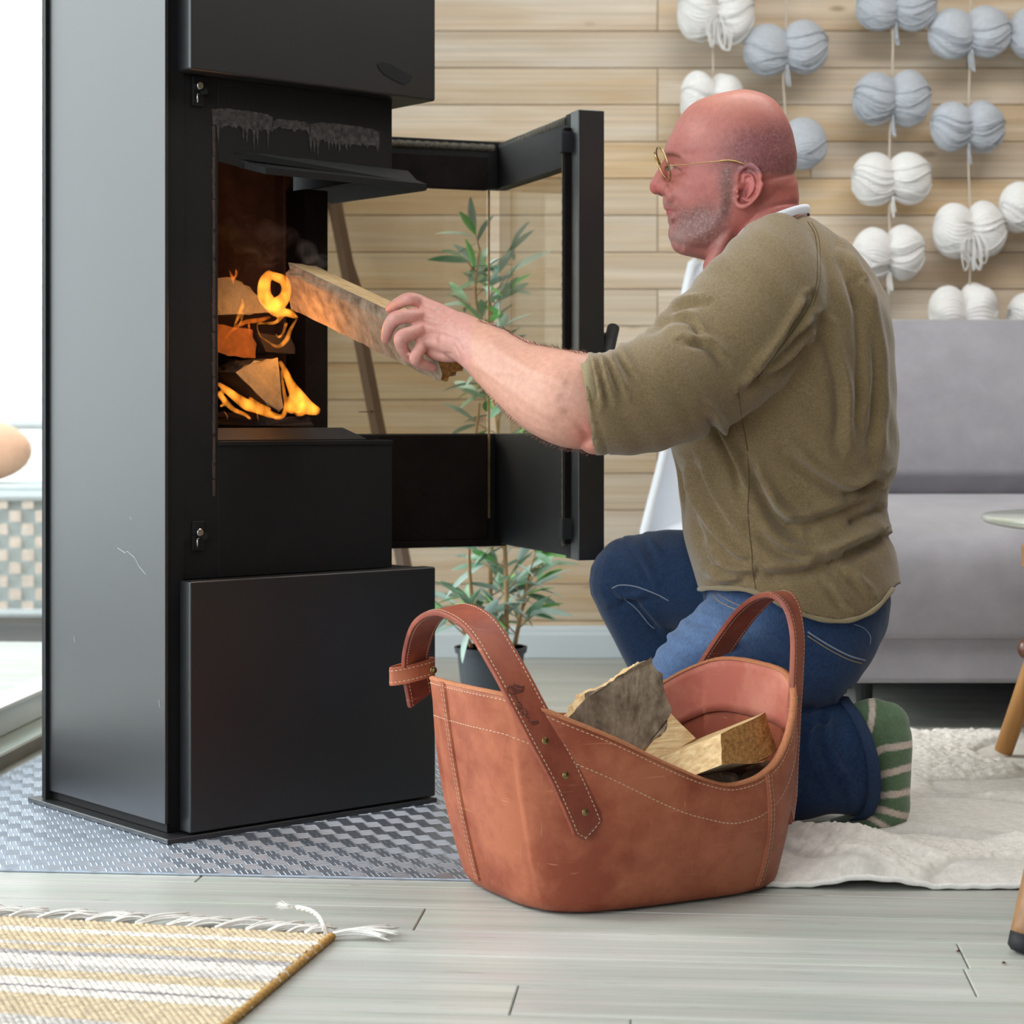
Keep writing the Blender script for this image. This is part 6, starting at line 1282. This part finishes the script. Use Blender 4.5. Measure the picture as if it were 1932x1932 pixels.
for r in range(4):
    for i in range(72): Fc.append((r*72+i, r*72+(i+1) % 72, (r+1)*72+(i+1) % 72, (r+1)*72+i))
obj('cuff', Vb, Fc, M['denim'] if False else M['jdark'], jeans, smooth=True)
# ---- socks
def sock(pts, name, stripes):
    b = Acc(); b += limb(pts[0], n=32); b += limb(pts[1], n=32); o = obj(name, b.v, b.f, None, man); remesh(o, .0026, 6, .5)
    V = getv(o)+np.array(org(o)); X, Y = proj(V); base = np.tile(np.array(G('5c7358')), (len(V), 1))
    for l, w in stripes:
        ll = [tuple(q[:2]) for q in catmull([(a[0], a[1], 0) for a in l], 5)]; m = sstep(w+1.2, w-1.2, polydist(X, Y, ll)); base = base*(1-m[:, None])+np.array(G('c9b9ae'))*m[:, None]
    setcol(o, base); o.data.materials.append(M.setdefault('sock', mat('striped_sock', (.2, .3, .2), .95, 0, .1, noise=(260, .16, 4), bump=(800, .4, .0008), vcol=True, sheen=.3))); return o
stp = [([(1644, 1312), (1646, 1340), (1642, 1370), (1632, 1405)], 6), ([(1642, 1442), (1652, 1422), (1668, 1412), (1700, 1408), (1730, 1400)], 6.5), ([(1640, 1472), (1660, 1463), (1690, 1455), (1726, 1444)], 6.5), ([(1640, 1500), (1670, 1500), (1700, 1497), (1728, 1490)], 6.2), ([(1632, 1524), (1665, 1528), (1700, 1538), (1726, 1540)], 6), ([(1640, 1542), (1665, 1556), (1690, 1572), (1700, 1576)], 5)]
sk1 = sock([[(1560, 1418, 2.99, 58, .040), (1610, 1398, 2.99, 62, .040), (1650, 1372, 2.99, 56, .038), (1672, 1368, 2.99, 46, .036)],
            [(1660, 1366, 2.99, 46, .036), (1676, 1390, 2.99, 44, .038), (1678, 1440, 2.99, 41, .040), (1678, 1490, 2.99, 38, .044), (1672, 1530, 2.99, 40, .047), (1640, 1552, 2.99, 28, .046), (1600, 1560, 2.99, 20, .042), (1570, 1563, 2.99, 15, .038)]], 'sock', stp)
sk1['label'] = 'green sock with cream stripes, sole turned back'
sk2 = sock([[(1335, 1400, 3.335, 36, .034), (1338, 1440, 3.34, 34, .034), (1352, 1458, 3.34, 30, .034)], [(1366, 1462, 3.34, 30, .034), (1320, 1466, 3.34, 27, .040), (1262, 1476, 3.34, 16, .042), (1235, 1478, 3.34, 12, .036)]], 'sock', stp[:1])
# ---- arm hair
skbvh = bvh_of(skin); mb = MB(); rh = random.Random(4)
for px in range(905, 1110, 4):
    for edge_ in (0, 1):
        for q in range(3):
            x = px+rh.uniform(0, 2); ys = range(560, 760, 2) if edge_ == 0 else range(900, 640, -2); y0_ = None
            lo, hi = (np.interp(x, [870, 950, 1000, 1060, 1095], [596, 622, 650, 660, 668]), 1) if edge_ == 0 else (np.interp(x, [872, 930, 1000, 1060, 1110], [690, 750, 820, 848, 855]), -1)
            p = None
            for k_ in range(14):
                p = on(skbvh, x, lo+hi*k_*2, 0)
                if p is not None: break
            if p is None: continue
            L_ = rh.uniform(.003, .008); d = Vector((rh.uniform(-.7, .1), rh.uniform(-.6, .3), hi*rh.uniform(.3, 1))).normalized(); s_ = Vector((.00009, 0, .0))
            mb.add([p-s_, p+s_, p+d*L_*.6+Vector((-.001, 0, 0)), p+d*L_+Vector((-.0035, 0, 0))], [(0, 1, 2), (1, 3, 2)])
stuff(mb.build('arm_hair', mat('arm_hair', G('6a4a3c'), .8), skin))
mb = MB()
for k_ in range(90):
    x = rh.uniform(1256, 1283); y = np.interp(x, [1256, 1266, 1283], [297, 292, 297])+rh.uniform(-2, 2); p = on(skbvh, x, y, 0)
    if p is not None: d = Vector((rh.uniform(.2, 1), -.3, rh.uniform(-.3, .3))).normalized(); s_ = Vector((0, 0, .0002)); mb.add([p-s_, p+s_, p+d*.006], [(0, 1, 2)])
stuff(mb.build('eyebrow', mat('eyebrow', G('6b4a3c'), .8), skin))
# ------------------------------------------------------------------ the log in the hand
a_ = W(566, 535, 3.175); b__ = W(852, 672, 2.985); t_ = (b__-a_).normalized()
log('firewood_log', [(-.030, -.026, 'bark'), (-.002, -.038, 'bark'), (.012, -.040, 'bark'), (.034, .020, 'bark'), (.030, .036, 'split'), (-.030, .026, 'split')], a_, b__, (0.1, -.25, 1), (M['bark'], M['split'], M['endg']), seed=31, jag=.0004, seg=26, edge=1.6,
    labels=('split log held in the man\'s hand, its tip in the stove opening',))
